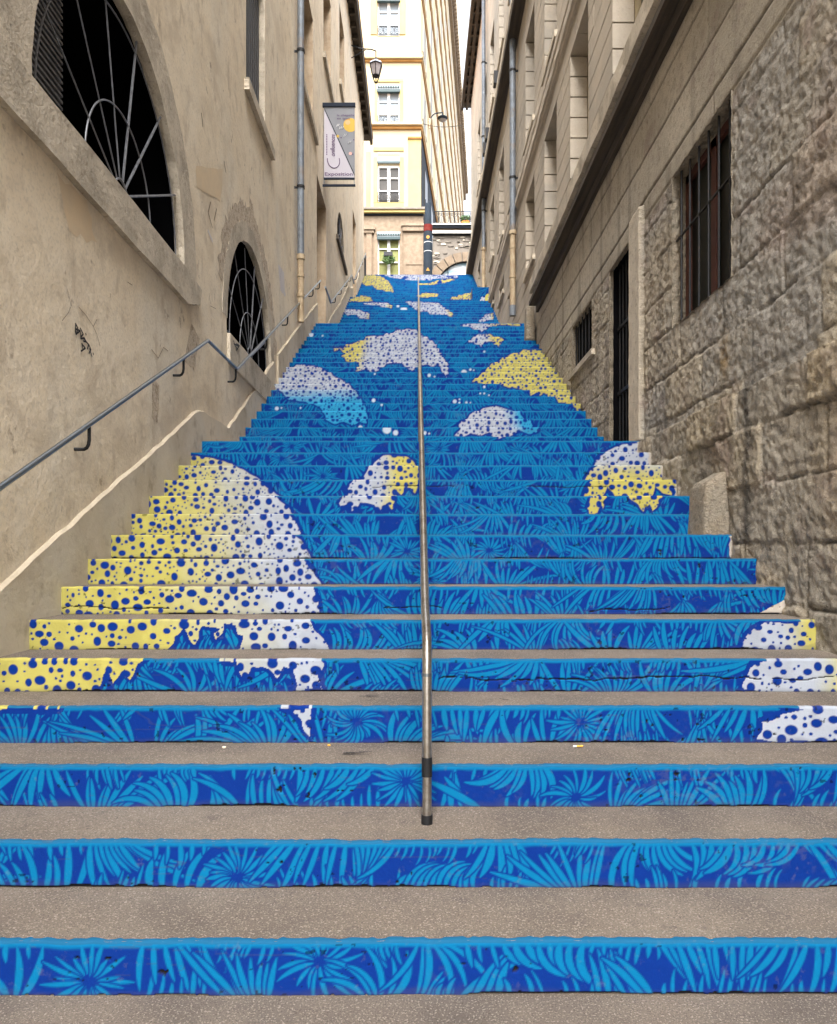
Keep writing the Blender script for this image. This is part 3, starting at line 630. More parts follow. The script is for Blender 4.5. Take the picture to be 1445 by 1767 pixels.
patch([(338, 285), (384, 292), (383, 330), (380, 345), (340, 325)], M_PATCH); patch([(100, 300), (150, 350), (165, 420), (120, 400)], M_PATCH, .06, .0015)
patch([(330, 560), (345, 585), (335, 640), (318, 620)], M_FLAKE, .05, .0015); patch([(480, 455), (490, 470), (492, 512), (484, 500)], M_PAPER, .03)
patch([(263, 650), (275, 668), (272, 730), (262, 720)], M_FLAKE, .03, .0015); patch([(430, 340), (436, 352), (440, 385), (432, 372)], M_FLAKE, .03)

# ------------------------------------------------------------------ handrails
def bracket(m, p, wallx, sgn, dz=-.14, r=.011):
    x, y, z = p
    pts = [(x, y, z), (x, y, z + dz * .6)] + [(x + (wallx - x) * .35 * (1 - math.cos(a)), y, z + dz * .6 + dz * .4 * math.sin(a)) for a in (R(30), R(60), R(90))] + [(wallx, y, z + dz)]
    m.tube(pts, r, 8)
def LR(a, b, off=.09): return (XL + off, a * U, b * U + EYE)
def rail(name, label, pts, brs, group, r=.0165):
    t = thing(name, label, 'handrail', group)
    m = MB(); m.tube([LR(*p) for p in pts], r, 12); m.build('rail', M_STEEL, t, True)
    def zon(a):
        for i in range(len(pts) - 1):
            if pts[i][0] <= a <= pts[i + 1][0] or pts[i][0] >= a >= pts[i + 1][0]:
                return pts[i][1] + (pts[i + 1][1] - pts[i][1]) * (a - pts[i][0]) / (pts[i + 1][0] - pts[i][0])
        return pts[-1][1]
    for b in brs:
        m = MB(); bracket(m, LR(b, zon(b) - .03), XL, -1); m.build('bracket', M_IRON, t, True)
    return t
G = 'handrails fixed to the left wall'
rail('handrail', 'longest wall handrail, its lower end nearest the camera and bent over the first landing', [(4, -2.0), (11.63, 1.62), (20.2, 5.70), (23.45, 5.74), (43.6, 15.72)], [5.5, 9, 12.9, 18.1, 23.3, 28, 32.6, 36.8, 40.5, 43.2], G)
rail('handrail', 'middle wall handrail on brackets above the yellow edge patches, past the tan doorway', [(45.9, 16.15), (48.7, 16.15), (64.2, 23.6), (66.5, 23.7)], [51.5, 55.5, 60, 63.5], G, .021)
rail('handrail', 'topmost short wall handrail rising to the black iron post', [(66.9, 24.2), (81.6, 32.3)], [69, 73, 77, 80.6], G, .021)
def crail(label, lo, hi, base_lo, base_hi, r=.0172):
    t = thing('handrail', label, 'handrail', 'centre handrails standing on the steps')
    X = .034
    (a0, b0), (a1, b1) = lo, hi
    pts = [(X, a0 * U, base_lo * U + EYE), (X, a0 * U, b0 * U + EYE - .10)]
    for i in range(1, 5):
        q = i / 5; s0 = .10
        pts.append((X, a0 * U + q * q * .12, b0 * U + EYE - .10 + .10 * math.sin(q * math.pi / 2) + q * q * .12 * ((b1 - b0) / (a1 - a0))))
    e = ((b1 - b0) / (a1 - a0))
    pts.append((X - .004, a0 * U + .25, b0 * U + EYE + .25 * e)); pts.append((X - .012, a1 * U, b1 * U + EYE))
    m = MB(); m.tube(pts, r, 16); o_ = m.build('rail', M_WORN, t, True)
    m = MB(); m.tube([(X - .012, a1 * U, b1 * U + EYE), (X - .012, a1 * U, base_hi * U + EYE)], r, 12); m.build('post', M_WORN, t, True)
    zz_ = b0 * U + EYE - .12
    m = MB(); m.tube([(X, a0 * U, zz_), (X, a0 * U, zz_ + .012)], r + .0015, 16); m.build('weld', M_STEEL, t, True)
    n = int((a1 - a0) / 5)
    for i in range(1, n):
        a = a0 + (a1 - a0) * i / n; zt = b0 + (b1 - b0) * (a - a0) / (a1 - a0)
        m = MB(); m.tube([(X - .008, a * U, zt * U + EYE), (X - .008, a * U, (zt - 2.3) * U + EYE)], r * .8, 8); m.build('post', M_IRON, t, True)
    m = MB(); zf = base_lo * U + EYE
    for (z0, z1, rr_) in ((zf - .01, zf + .03, r + .004), (zf + .17, zf + .24, r + .002)):
        m = MB(); m.tube([(X, a0 * U, z0), (X, a0 * U, z1)], rr_, 20); m.build('collar' if rr_ < .05 else 'base_plate', M_IRON, t, True)
    return t
s4 = lambda k: STEP[k][1]
crail('lowest centre handrail, its bare post planted on the nearest steps', (7.75, -.88), (21.6, 5.35), s4(-1), s4(12))
crail('middle centre handrail running up between the white winged shapes', (25.6, 6.05), (43.2, 14.55), s4(14), s4(34))
crail('topmost centre handrail ending near the head of the stairs', (48.2, 14.9), (65.2, 23.75), s4(34), s4(54))

# ------------------------------------------------------------------ right building
right = thing('stone_building', 'weathered stone building with grooved ashlar storeys along the right side of the stairs', 'building')
XRW = XR + .03
def RWf(a, b, d): return (XRW + d, a * U, b * U + EYE)
OPEN = {'barred': (14.6, 18.0, 5.34, 8.9), 'door': (21.3, 23.9, 3.0, 8.9), 'small': (26.3, 29.6, 7.07, 8.83)}
ya = np.concatenate([np.arange(-7, 0, .1), np.arange(0, 13.9, .0155)]); za = np.arange(GROUND - .05, 4.56 + EYE, .0155)
ye = [v * U for o_ in OPEN.values() for v in o_[:2]] + [20.4 * U, 20.44 * U]; ze = [v * U + EYE for o_ in OPEN.values() for v in o_[2:]] + [3.02 * U + EYE, 3.06 * U + EYE, 8.9 * U + EYE]
ya = np.unique(np.round(np.concatenate([ya, ye]), 4)); za = np.unique(np.round(np.concatenate([za, ze]), 4))
Yg, Zg = np.meshgrid(ya, za); zr = Zg - EYE
def blocks(Yg, Zg, hc, ln, sd, wa, jv=1):
    zw = Zg + (fbm(Yg * 1.3, Zg * 1.3, sd) - .5) * wa + (fbm(Yg * 13, Zg * 13, sd + 40, 3) - .45) * wa * .5; yw = Yg + (fbm(Yg * 1.5, Zg * 1.5, sd + 4) - .5) * wa * 1.3
    ci = np.floor(zw / hc); off = _h(ci, ci * 0, sd) * ln * 3; l2 = ln * (.75 + .6 * _h(ci, ci * 0, sd + 1))
    bi = np.floor((yw + off) / l2); fz = zw / hc - ci; fy = (yw + off) / l2 - bi
    dz = np.minimum(fz, 1 - fz) * hc; dj = np.minimum(dz, np.minimum(fy, 1 - fy) * l2 * jv)
    return ci, bi, dj
smooth_zone = sst(zr, 3.14, 3.20); lower = (zr < 3.04 * U) & (Yg < 20.42 * U)
ci, bi, dj = blocks(Yg, Zg, .37, .70, 3, .07); idv = _h(ci, bi, 7)
cj, bj, dk = blocks(Yg, Zg + .04, .40, 1.7, 11, .02, 3); idw = _h(cj, bj, 5)
amp = .022 + .02 * lower
groove = np.exp(-(dj / .009) ** 2) * (.25 + .75 * sst(vn(Yg * 3, Zg * 3, 31), .3, .7))
relR = (fbm(Yg * 6, Zg * 6, 1, 5) - .5) * amp * .5 + (fbm(Yg * 20, Zg * 26, 2, 3) - .5) * .020 - sst(fbm(Yg * 34, Zg * 38, 92, 3), .50, .62) * .007 + (idv - .5) * .014 * (1 + lower) - groove * (.020 + .012 * lower)
relS = (fbm(Yg * 3, Zg * 3, 1, 5) - .5) * .012 + (idw - .5) * .006 - np.exp(-(dk / .009) ** 2) * .018
rel = relR * (1 - smooth_zone) + relS * smooth_zone + lower * .055
band_ = np.exp(-((zr - 8.9 * U) / .012) ** 2); rel -= band_ * .012
jm = (Yg > 20.3 * U) & (Yg < 21.31 * U) & (zr > 3.06 * U) & (zr < 9.3 * U)
rel = np.where(jm, .045 + (fbm(Yg * 9, Zg * 9, 5) - .5) * .01, rel)
P = np.stack([XRW - rel, Yg, Zg], -1)
base = np.array((.56, .505, .415)); gy_ = np.array((.46, .45, .425)); tan = np.array((.62, .55, .42)); pnk = np.array((.53, .44, .395))
pit = sst(fbm(Yg * 16, Zg * 20, 91, 4), .50, .66)
t1 = sst(fbm(Yg * .8, Zg * .8, 15), .36, .58)[..., None]; c = base * (1 - t1) + gy_ * t1
t2 = sst(idv, .55, .95)[..., None] * (1 - smooth_zone[..., None]); c = c * (1 - t2 * .6) + tan * t2 * .6
t3 = (sst(vn(Yg * 1.3 + 7, Zg * 1.6, 19), .66, .86) * .6)[..., None]; c = c * (1 - t3) + pnk * t3
sm = smooth_zone[..., None]; c = c * (1 - sm) + (np.array((.62, .57, .475)) * (1 - .20 * t1) * (.88 + .24 * idw[..., None])) * sm
c = c * (1 - .62 * (groove * (1 - smooth_zone) + 1.3 * np.exp(-(dk / .010) ** 2) * smooth_zone))[..., None]
c = c * (1 - (.38 - .22 * smooth_zone) * pit)[..., None]
c = c * np.array((.80, .78, .75))
c = np.where(lower[..., None], c * np.array((1.02, .97, .88)), c)
st = np.exp(-((Yg - 13.6 * U - (vn(Zg * 4, Zg * 0, 2) - .5) * .1) / .05) ** 2) * lower * (zr > .1) ; c = c * (1 - .75 * st[..., None])
yst = np.exp(-((Yg - 15.0 * U) / .07) ** 2 - ((zr - 3.9 * U) / .16) ** 2) * vn(Yg * 40, Zg * 40, 77); c = c * (1 - yst[..., None]) + np.array((.42, .26, .06)) * yst[..., None]
c = np.where(jm[..., None], np.array((.58, .515, .415)) * (.85 + .3 * fbm(Yg * 12, Zg * 12, 25))[..., None], c)
vs = (sst(fbm(Yg * 5, Zg * .8, 55), .5, .68) * .35)[..., None]; c = c * (1 - vs)
ny, nz = len(ya), len(za)
yc = (ya[:-1] + ya[1:]) / 2; zc_ = (za[:-1] + za[1:]) / 2 - EYE
keep = np.ones((nz - 1, ny - 1), bool)
for (a, b, c0, d0) in OPEN.values():
    keep &= ~(((yc > a * U) & (yc < b * U))[None, :] & ((zc_ > c0 * U) & (zc_ < d0 * U))[:, None])
ii, jj = np.where(keep); a = ii * ny + jj
q = np.stack([a, a + ny, a + ny + 1, a + 1], 1)
me = bpy.data.meshes.new('rubble_wall')
me.vertices.add(ny * nz); me.vertices.foreach_set('co', P.reshape(-1, 3).ravel())
me.loops.add(len(q) * 4); me.loops.foreach_set('vertex_index', q.ravel().astype(np.int32))
me.polygons.add(len(q)); me.polygons.foreach_set('loop_start', (np.arange(len(q)) * 4).astype(np.int32))
me.polygons.foreach_set('use_smooth', np.ones(len(q), bool)); me.materials.append(M_RUBBLE); me.update(calc_edges=True)
ca = me.color_attributes.new('Col', 'FLOAT_COLOR', 'POINT'); full = np.ones((ny * nz, 4)); full[:, :3] = np.clip(c, .01, 1).reshape(-1, 3)
ca.data.foreach_set('color', full.astype(np.float32).ravel())
ob = bpy.data.objects.new('rubble_wall', me); COL.objects.link(ob); ob.parent = right
# reveals of the near openings
def reveal(a, b, c, d, dep, par, name='reveal', mt=None):
    m = MB(); n = 26
    def gr(p0, p1):
        for i in range(n):
            for j in range(5):
                def pt(i_, j_):
                    t = i_ / n; dd = -.006 + (dep + .006) * j_ / 5
                    y_ = p0[0] + (p1[0] - p0[0]) * t; z_ = p0[1] + (p1[1] - p0[1]) * t
                    k_ = (math.sin(i_ * 3.7 + j_ * 2.1) + math.sin(i_ * 1.3 - j_ * 4.2)) * .006
                    if p0[0] == p1[0]: return (XRW + dd, y_ * U + k_, z_ * U + EYE)
                    return (XRW + dd, y_ * U, z_ * U + EYE + k_)
                m.quad(pt(i, j), pt(i + 1, j), pt(i + 1, j + 1), pt(i, j + 1))
    gr((a, c), (b, c)); gr((b, c), (b, d)); gr((b, d), (a, d)); gr((a, d), (a, c))
    m.build(name, mt or M_ROCK, par, fixn=False)
def empty(name, par): o = bpy.data.objects.new(name, None); COL.objects.link(o); o.parent = par; return o
a, b, c0, d0 = OPEN['barred']; w_ = empty('window', right)
reveal(a, b, c0, d0, .15, w_)
m = MB(); m.quad(RWf(a, c0, .145), RWf(b, c0, .145), RWf(b, d0, .145), RWf(a, d0, .145)); m.build('pane', M_PANE, w_)
m = MB()
for (p, q_, r_, s_) in ((a, a + .22, c0, d0), (b - .22, b, c0, d0), (a, b, c0, c0 + .2), (a, b, d0 - .2, d0), ((a + b) / 2 - .13, (a + b) / 2 + .13, c0, d0)):
    m.box(XRW + .11, XRW + .14, p * U, q_ * U, r_ * U + EYE, s_ * U + EYE)
m.build('frame', M_FRAME, w_)
for i in range(6):
    m = MB(); yy = a + (b - a) * (i + .6) / 6.2; m.tube([RWf(yy, c0 - .05, .035), RWf(yy, d0 + .05, .035)], .010, 8); m.build('bar', M_IRON, w_, True)
for zz in (c0 + 2.05,):
    m = MB(); m.box(XRW + .028, XRW + .042, a * U, b * U, zz * U + EYE, zz * U + EYE + .014); m.build('crossbar', M_IRON, w_)
a, b, c0, d0 = OPEN['door']; w_ = empty('door', right)
reveal(a, b, c0, d0, .04, w_)
m = MB(); m.quad(RWf(a, c0, .6), RWf(b, c0, .6), RWf(b, d0, .6), RWf(a, d0, .6)); 
for (p_, q_) in (((a, c0), (a, d0)), ((b, c0), (b, d0)), ((a, d0), (b, d0)), ((a, c0), (b, c0))): m.quad(RWf(*p_, .041), RWf(*q_, .041), RWf(*q_, .6), RWf(*p_, .6))
m.build('leaf', M_VOID, w_)
m = MB()
for i in range(7): yy = a + (b - a) * (i + .5) / 7; m.tube([RWf(yy, c0, .10), RWf(yy, d0, .10)], .012, 8)
for zz in (c0 + .2, c0 + 2, c0 + 4): m.box(XRW + .085, XRW + .115, a * U, b * U, zz * U + EYE, zz * U + EYE + .04)
m.build('gate', M_IRON, w_)
a, b, c0, d0 = OPEN['small']; w_ = empty('window', right)
reveal(a, b, c0, d0, .07, w_)
m = MB(); m.quad(RWf(a, c0, .065), RWf(b, c0, .065), RWf(b, d0, .065), RWf(a, d0, .065)); m.build('pane', M_VOID, w_)
for i in range(6):
    m = MB(); yy = a + (b - a) * (i + .5) / 6; m.tube([RWf(yy, c0, .03), RWf(yy, d0, .03)], .009, 8); m.build('bar', M_IRON, w_, True)
m = MB(); m.box(XRW - .045, XRW + .05, 25.9 * U, 29.9 * U, 6.85 * U + EYE, 7.05 * U + EYE); m.build('sill', M_SILL, w_)
# string course
def course(y0, y1, z0, z1, pr, mt, name, step=.25, xw=XRW):
    m = MB(); yy = y0; prev = None
    prof = [(0, z0), (pr * .55, z0 + .02), (pr * .6, z0 + .07), (pr, z0 + .09), (pr, z1 - .07), (pr * .85, z1), (0, z1 + .02)]
    while yy < y1 + .001:
        cur = [(xw - p + rnd.uniform(-.006, .006) * (p > 0), yy, z + rnd.uniform(-.006, .006)) for p, z in prof]
        if prev:
            for i in range(len(prof) - 1): m.quad(prev[i], prev[i + 1], cur[i + 1], cur[i])
        else: m.add(cur, [tuple(range(len(prof)))])
        prev = cur; yy += step
    m.add(prev, [tuple(range(len(prof)))]); return m.build(name, mt, right)
course(-7, 13.7, 12.64 * U + EYE, 13.65 * U + EYE, .19, M_SILL, 'string_course')
m = MB(); m.box(XRW - .17, XRW + .02, -7, 13.68, 12.44 * U + EYE, 12.64 * U + EYE); m.box(XRW - .05, XRW + .02, -7, 13.66, 12.1 * U + EYE, 12.44 * U + EYE - .002); m.build('shade_board', M_WOOD, right)  # added dark boards that stand in for the shadow under the string course
# grooved ashlar: courses of blocks with openings left between them
wins = []
for i, near in enumerate((7.5, 13.9, 20.4, 26.9, 33.0, 39.3, 46.6, 53.2, 60.0, 66.6, 73.2)):
    wins.append((near, near + 3.15, 14.3 if near < 38 else 15.2 + (near - 38) * .22, 19.75 if near < 60 else 21.5))
    wins.append((near, near + 3.15, 22.6 + (0 if near < 60 else 1.2), 28.9))
    wins.append((near, near + 3.15, 36.2, 42.2))
CH = .29; m = MB(); zz = 11.6 * U + EYE; ic = 0
def inwin(za_, zb_): return sorted([(w_[0] * U, w_[1] * U) for w_ in wins if w_[2] * U + EYE < (za_ + zb_) / 2 < w_[3] * U + EYE])
while zz < 19.9:
    y0 = 13.4 if zz < 13.5 * U + EYE else -7.0
    segs = []; cur = y0
    for (p, q_) in inwin(zz, zz + CH):
        if p > cur: segs.append((cur, p))
        cur = max(cur, q_)
    segs.append((cur, 31.0))
    for (p, q_) in segs:
        t = p; first = True
        while t < q_ - .02:
            ln = (.55 if (ic % 2 and first) else .95) + rnd.uniform(-.06, .06); e = min(q_, t + ln)
            if q_ - e < .25: e = q_
            g0 = .007 if t > p else 0; g1 = .007 if e < q_ else 0
            j = rnd.uniform(-.002, .002)
            m.box(XRW + j, XRW + .24, t + g0, e - g1, zz + .010, zz + CH - .010)
            t = e; first = False
    zz += CH; ic += 1
m.build('ashlar_wall', M_ASHLAR, right)
# joints are backed by mortar set 25 mm behind the block faces
m = MB(); WL = [[(w_[0], w_[2]), (w_[1], w_[2]), (w_[1], w_[3]), (w_[0], w_[3])] for w_ in wins]
M_JOINT = mat('dark joint', (.15, .12, .09), .95)
fnb = lambda a_, b_, d_: RWf(a_, b_, .022)
m.holed([(38, 3), (86.1, 3), (86.1, 50), (-19.3, 50), (-19.3, 13.5), (38, 13.5)], WL, fnb)
m.quad(RWf(86.1, 3, .022), RWf(86.1, 50, .022), RWf(86.1, 50, 8), RWf(86.1, 3, 8)); m.quad(RWf(-19.3, -5, .022), RWf(-19.3, 50, .0), RWf(-19.3, 50, 8), RWf(-19.3, -5, 8))
m.quad(RWf(-19.3, 50, .022), RWf(86.1, 50, .022), RWf(86.1, 50, 8), RWf(-19.3, 50, 8)); m.quad(RWf(-19.3, -5, 8), RWf(86.1, -5, 8), RWf(86.1, 50, 8), RWf(-19.3, 50, 8))
m.build('wall_core', M_JOINT, right, fixn=False)
for w4 in wins:
    a, b, c0, d0 = w4; w_ = empty('window', right)
    m = MB(); m.quad(RWf(a, c0, .3), RWf(b, c0, .3), RWf(b, d0, .3), RWf(a, d0, .3)); m.build('pane', M_PANE, w_)
    m = MB()
    for (p, q_, r_, s_) in ((a, a + .2, c0, d0), (b - .2, b, c0, d0), (a + .2, b - .2, c0, c0 + .2), (a + .2, b - .2, d0 - .2, d0), ((a + b) / 2 - .1, (a + b) / 2 + .1, c0 + .2, d0 - .2)):
        m.box(XRW + .245, XRW + .298, p * U, q_ * U, r_ * U + EYE, s_ * U + EYE)
    m.build('frame', M_CREAM if a < 30 else M_WOOD, w_)
    m = MB(); m.box(XRW - .05, XRW + .24, (a - .2) * U, (b + .2) * U, (c0 - .28) * U + EYE, c0 * U + EYE); m.build('sill', M_SILL, w_)
course(-7, 31.0, 20.6 * U + EYE, 21.3 * U + EYE, .07, M_ASHLAR, 'moulding'); course(-7, 31.0, 21.5 * U + EYE, 22.2 * U + EYE, .04, M_ASHLAR, 'moulding')
course(-7, 30.9, 11.2 + EYE, 11.55 + EYE, .24, M_SILL, 'cornice', .4)
m = MB(); m.box(XRW - .24, XRW, -7, 30.9, 11.10 + EYE, 11.2 + EYE); m.build('shade_board', M_WOOD, right)  # added dark strip, paints the shade on the cornice underside
m = MB(); m.box(XRW - .32, XRW + .4, -7, 31.4, 18.40 + EYE, 18.52 + EYE); m.box(XRW - .38, XRW - .28, -7, 31.4, 18.30 + EYE, 18.6 + EYE); m.box(XRW - .2, XRW - .1, -7, 31.3, 18.25 + EYE, 18.4 + EYE)
for i in range(60): m.box(XRW - .28, XRW, -2.8 + i * .57, -2.7 + i * .57, 18.28 + EYE, 18.399 + EYE)
m.build('eave', M_WOOD, right)
pipe(892, 45.7, 1, (YH - 530) * 45.7 * U / F + EYE, 18.2 + EYE, (YH - 405) * 45.7 * U / F + EYE, .066, right, XRW)
pipe(838, 66, 1, (YH - 502) * 66 * U / F + EYE, 18.2 + EYE, (YH - 432) * 66 * U / F + EYE, .06, right, XRW)
# a blue daub at the foot of the nearer pipe
m = MB(); y_ = 45.7 * U; z_ = (YH - 545) * y_ / F + EYE; m.tube([(XRW - .116, y_, z_), (XRW - .116, y_, z_ + .22)], .07, 14); m.build('pipe_shoe', M_ZINC, right, True)
# stones and block at the foot of the right wall
def stone(name, label, cx, cy, z0, sx, sy, h, seed, lean=.3):
    bm = bmesh.new(); bmesh.ops.create_cube(bm, size=1)
    bmesh.ops.bevel(bm, geom=bm.edges[:], offset=.12, segments=3, affect='EDGES', profile=.6)
    bmesh.ops.subdivide_edges(bm, edges=bm.edges[:], cuts=3, use_grid_fill=True)
    for v in bm.verts:
        x, y, z = v.co; t = z + .5
        k = 1 - .18 * t
        nx = x * k; nz_ = z
        if t > .5: nz_ -= (t - .5) * lean * max(0, .5 - x)
        a_ = np.array([x * 5 + seed, y * 5, z * 5]); dd = float(fbm(np.array(a_[0] + a_[2]), np.array(a_[1] + a_[2] * .7), seed) - .5) * .12
        v.co = (cx + nx * sx * (1 + dd), cy + y * sy * (1 + dd), z0 + (nz_ + .5) * h * (1 + dd * .4))
    me = bpy.data.meshes.new(name); bm.to_mesh(me); bm.free(); me.materials.append(M_SILL)
    for p in me.polygons: p.use_smooth = True
    o = bpy.data.objects.new(name, me); COL.objects.link(o); me.materials[0] = M_ROCK; return tag(o, label, 'stone')
stone('guard_stone', 'worn upright guard stone against the rough right wall, beside the seventh step', 2.055, 14.85 * U, STEP[6][1] * U + EYE - .03, .24, .32, .50, 3, .45)
stone('guard_stone', 'small pale round-topped guard stone under the end of the dark ledge', 2.05, 38.9 * U, 10.9 * U + EYE, .17, .25, .66, 8, .1)
t = thing('concrete_block', 'low painted block with a blue and white flower beside the upper landing', 'block')
kx0, kx1 = (815 - XC) / F * 63.4 * U, XR + .02
m = MB(); m.box(kx0, kx1, 63.4 * U, 66.5 * U, 20.6 * U + EYE, 22.3 * U + EYE); m.build('body', M_TREAD, t)
gx = np.linspace(kx0, kx1, 44); gz = np.linspace(20.6 * U, 22.3 * U, 50)
S, T = np.meshgrid(gx, gz); f_ = fans(S + 5, T - 20.6 * U, 99, .61)
Cc = DARK * (1 - f_[..., None]) + CYAN * f_[..., None]
fl = inside([(kx1 - .36, 20.95 * U), (kx1 - .24, 21.45 * U), (kx1 - .1, 21.7 * U), (kx1 + .1, 21.95 * U), (kx1 + .1, 20.95 * U)], S + (vn(S * 30, T * 30, 1) - .5) * .06, T)
Cc[fl] = np.where((S > kx1 - .14)[..., None], YELL, WHI)[fl]; Cc[fl & (vn(S * 26, T * 26, 3) > .72)] = DARK
me = bpy.data.meshes.new('painted_face'); vv = np.stack([S, S * 0 + 63.4 * U - .004, T + EYE], -1).reshape(-1, 3)
a = (np.arange(49)[:, None] * 44 + np.arange(43)[None]).ravel(); me.from_pydata(vv.tolist(), [], np.stack([a, a + 1, a + 45, a + 44], 1).tolist())
ca = me.color_attributes.new('Col', 'FLOAT_COLOR', 'POINT'); full = np.ones((len(vv), 4)); full[:, :3] = Cc.reshape(-1, 3); ca.data.foreach_set('color', full.astype(np.float32).ravel())
me.materials.append(M_PAINT); o = bpy.data.objects.new('painted_face', me); COL.objects.link(o); o.parent = t
# spotlights above the cornice on the right
for i, (px, py, lb) in enumerate(((856, 137, 'highest'), (841, 233, 'middle'), (837, 258, 'lowest'))):
    Yu = 7810 / (px - XC + 6); x, y, z = at(px, py, Yu * U)
    t = thing('spotlight', lb + ' of the three small black floodlights high on the right wall', 'lamp', 'floodlights on the right wall')
    m = MB(); m.box(x - .06, x + .08, y - .12, y + .12, z - .16, z + .16); o = m.build('housing', M_IRON, t)
    m = MB(); m.tube([(x + .07, y, z), (XRW + .01, y, z + .05)], .02, 8); m.build('arm', M_IRON, t)
    m = MB(); m.quad((x - .063, y - .1, z - .13), (x - .063, y + .1, z - .13), (x - .063, y + .1, z + .13), (x - .063, y - .1, z + .13)); m.build('lens', M_GLASS, t)

# ------------------------------------------------------------------ yellow building across the upper street
YB = 38.0; k_ = YB / F
def FB(px, py, d=0): return ((px - XC) * k_, YB + d, (YH - py) * k_ + EYE)
yel = thing('yellow_building', 'pale yellow corner building facing down the stairs above a limestone base', 'building')
def fbox(m, x0, x1, y0, y1, d0, d1, mi=0):
    a = FB(x0, y1); b = FB(x1, y0); m.box(a[0], b[0], YB + d0, YB + d1, a[2], b[2], mi)
WY = [(652, 690, 150, 217), (652, 690, 283, 349), (652, 690, 404, 474), (652, 690, -6, 62), (530, 568, 150, 217), (530, 568, 283, 349), (530, 568, 404, 474)]
m = MB(); fy = lambda a_, b_, d_: FB(a_, b_, d_)
up = [[(w_[0], w_[3]), (w_[1], w_[3]), (w_[1], w_[2]), (w_[0], w_[2])] for w_ in WY]
m.holed([(420, 366), (727, 366), (727, -160), (420, -160)], [u for u, w_ in zip(up, WY) if w_[2] < 300], fy, 0)
m.holed([(420, 600), (731, 600), (731, 366), (420, 366)], [u for u, w_ in zip(up, WY) if w_[2] > 300], lambda a_, b_, d_: FB(a_, b_, d_ - .03), 1)
for u, w_ in zip(up, WY): m.rim(u, fy, -.03, .25, 0 if w_[2] < 300 else 1)
a = FB(727, 600); b = FB(727, -160); m.quad(a, b, (b[0], b[1] + 12, b[2]), (a[0], a[1] + 12, a[2]), 0)
m.quad(FB(420, -160), b, (b[0], b[1] + 12, b[2]), (FB(420, 0)[0], b[1] + 12, b[2]), 0)
m.build('wall', [M_CREAM, M_STONE], yel)
m = MB()
for (x0, x1, y0, y1, d) in ((645, 651.5, 272, 350, -.05), (690.5, 697, 272, 350, -.05), (645, 697, 255, 261, -.06), (645, 697, 350, 364, -.04), (632, 640, 262, 364, -.02), (705, 726.5, 241, 364, -.07),
                        (647, 652, 140, 217, -.05), (690, 696, 140, 217, -.05), (647, 696, 137.5, 142, -.06), (640, 651, 0, 60, -.05), (690, 700, 0, 60, -.05), (640, 700, -14, -8, -.06)):
    m = MB(); fbox(m, x0, x1, y0, y1, d, .01); m.build('moulding', M_PALEY, yel)
pass
m = MB()
for (x0, x1, y0, y1, p, mi) in ((600, 729, 100, 104, .22, 0), (600, 728, 104, 108, .1, 1), (600, 729, 215, 219, .25, 0), (600, 728, 219, 224, .12, 1), (600, 735, 362, 365.5, .34, 2), (600, 733, 365.5, 370, .26, 3), (600, 731, 370, 373, .12, 4), (704, 728, 238.5, 241.5, .14, 1)):
    m = MB(); fbox(m, x0, x1, y0, y1, -p, -.031 if mi > 1 else -.001); m.build('cornice', [M_CREAM, M_OCHRE, M_STONEG, M_PALEY, M_SLATE][mi], yel)
m = MB()
for (x0, x1, y0, y1, p) in ((626, 648, 392, 399, .22), (628, 646, 399, 404, .15), (633, 642, 404, 500, .10), (693, 731.5, 389, 393, .24), (695, 731, 393, 401, .18), (697, 730, 403, 500, .06), (701, 728, 419, 458, .09), (646, 652, 404, 500, .05), (690, 694, 404, 500, .05)):
    m = MB(); fbox(m, x0, x1, y0, y1, -p - .03, -.031); m.build('pilaster', M_STONE, yel)
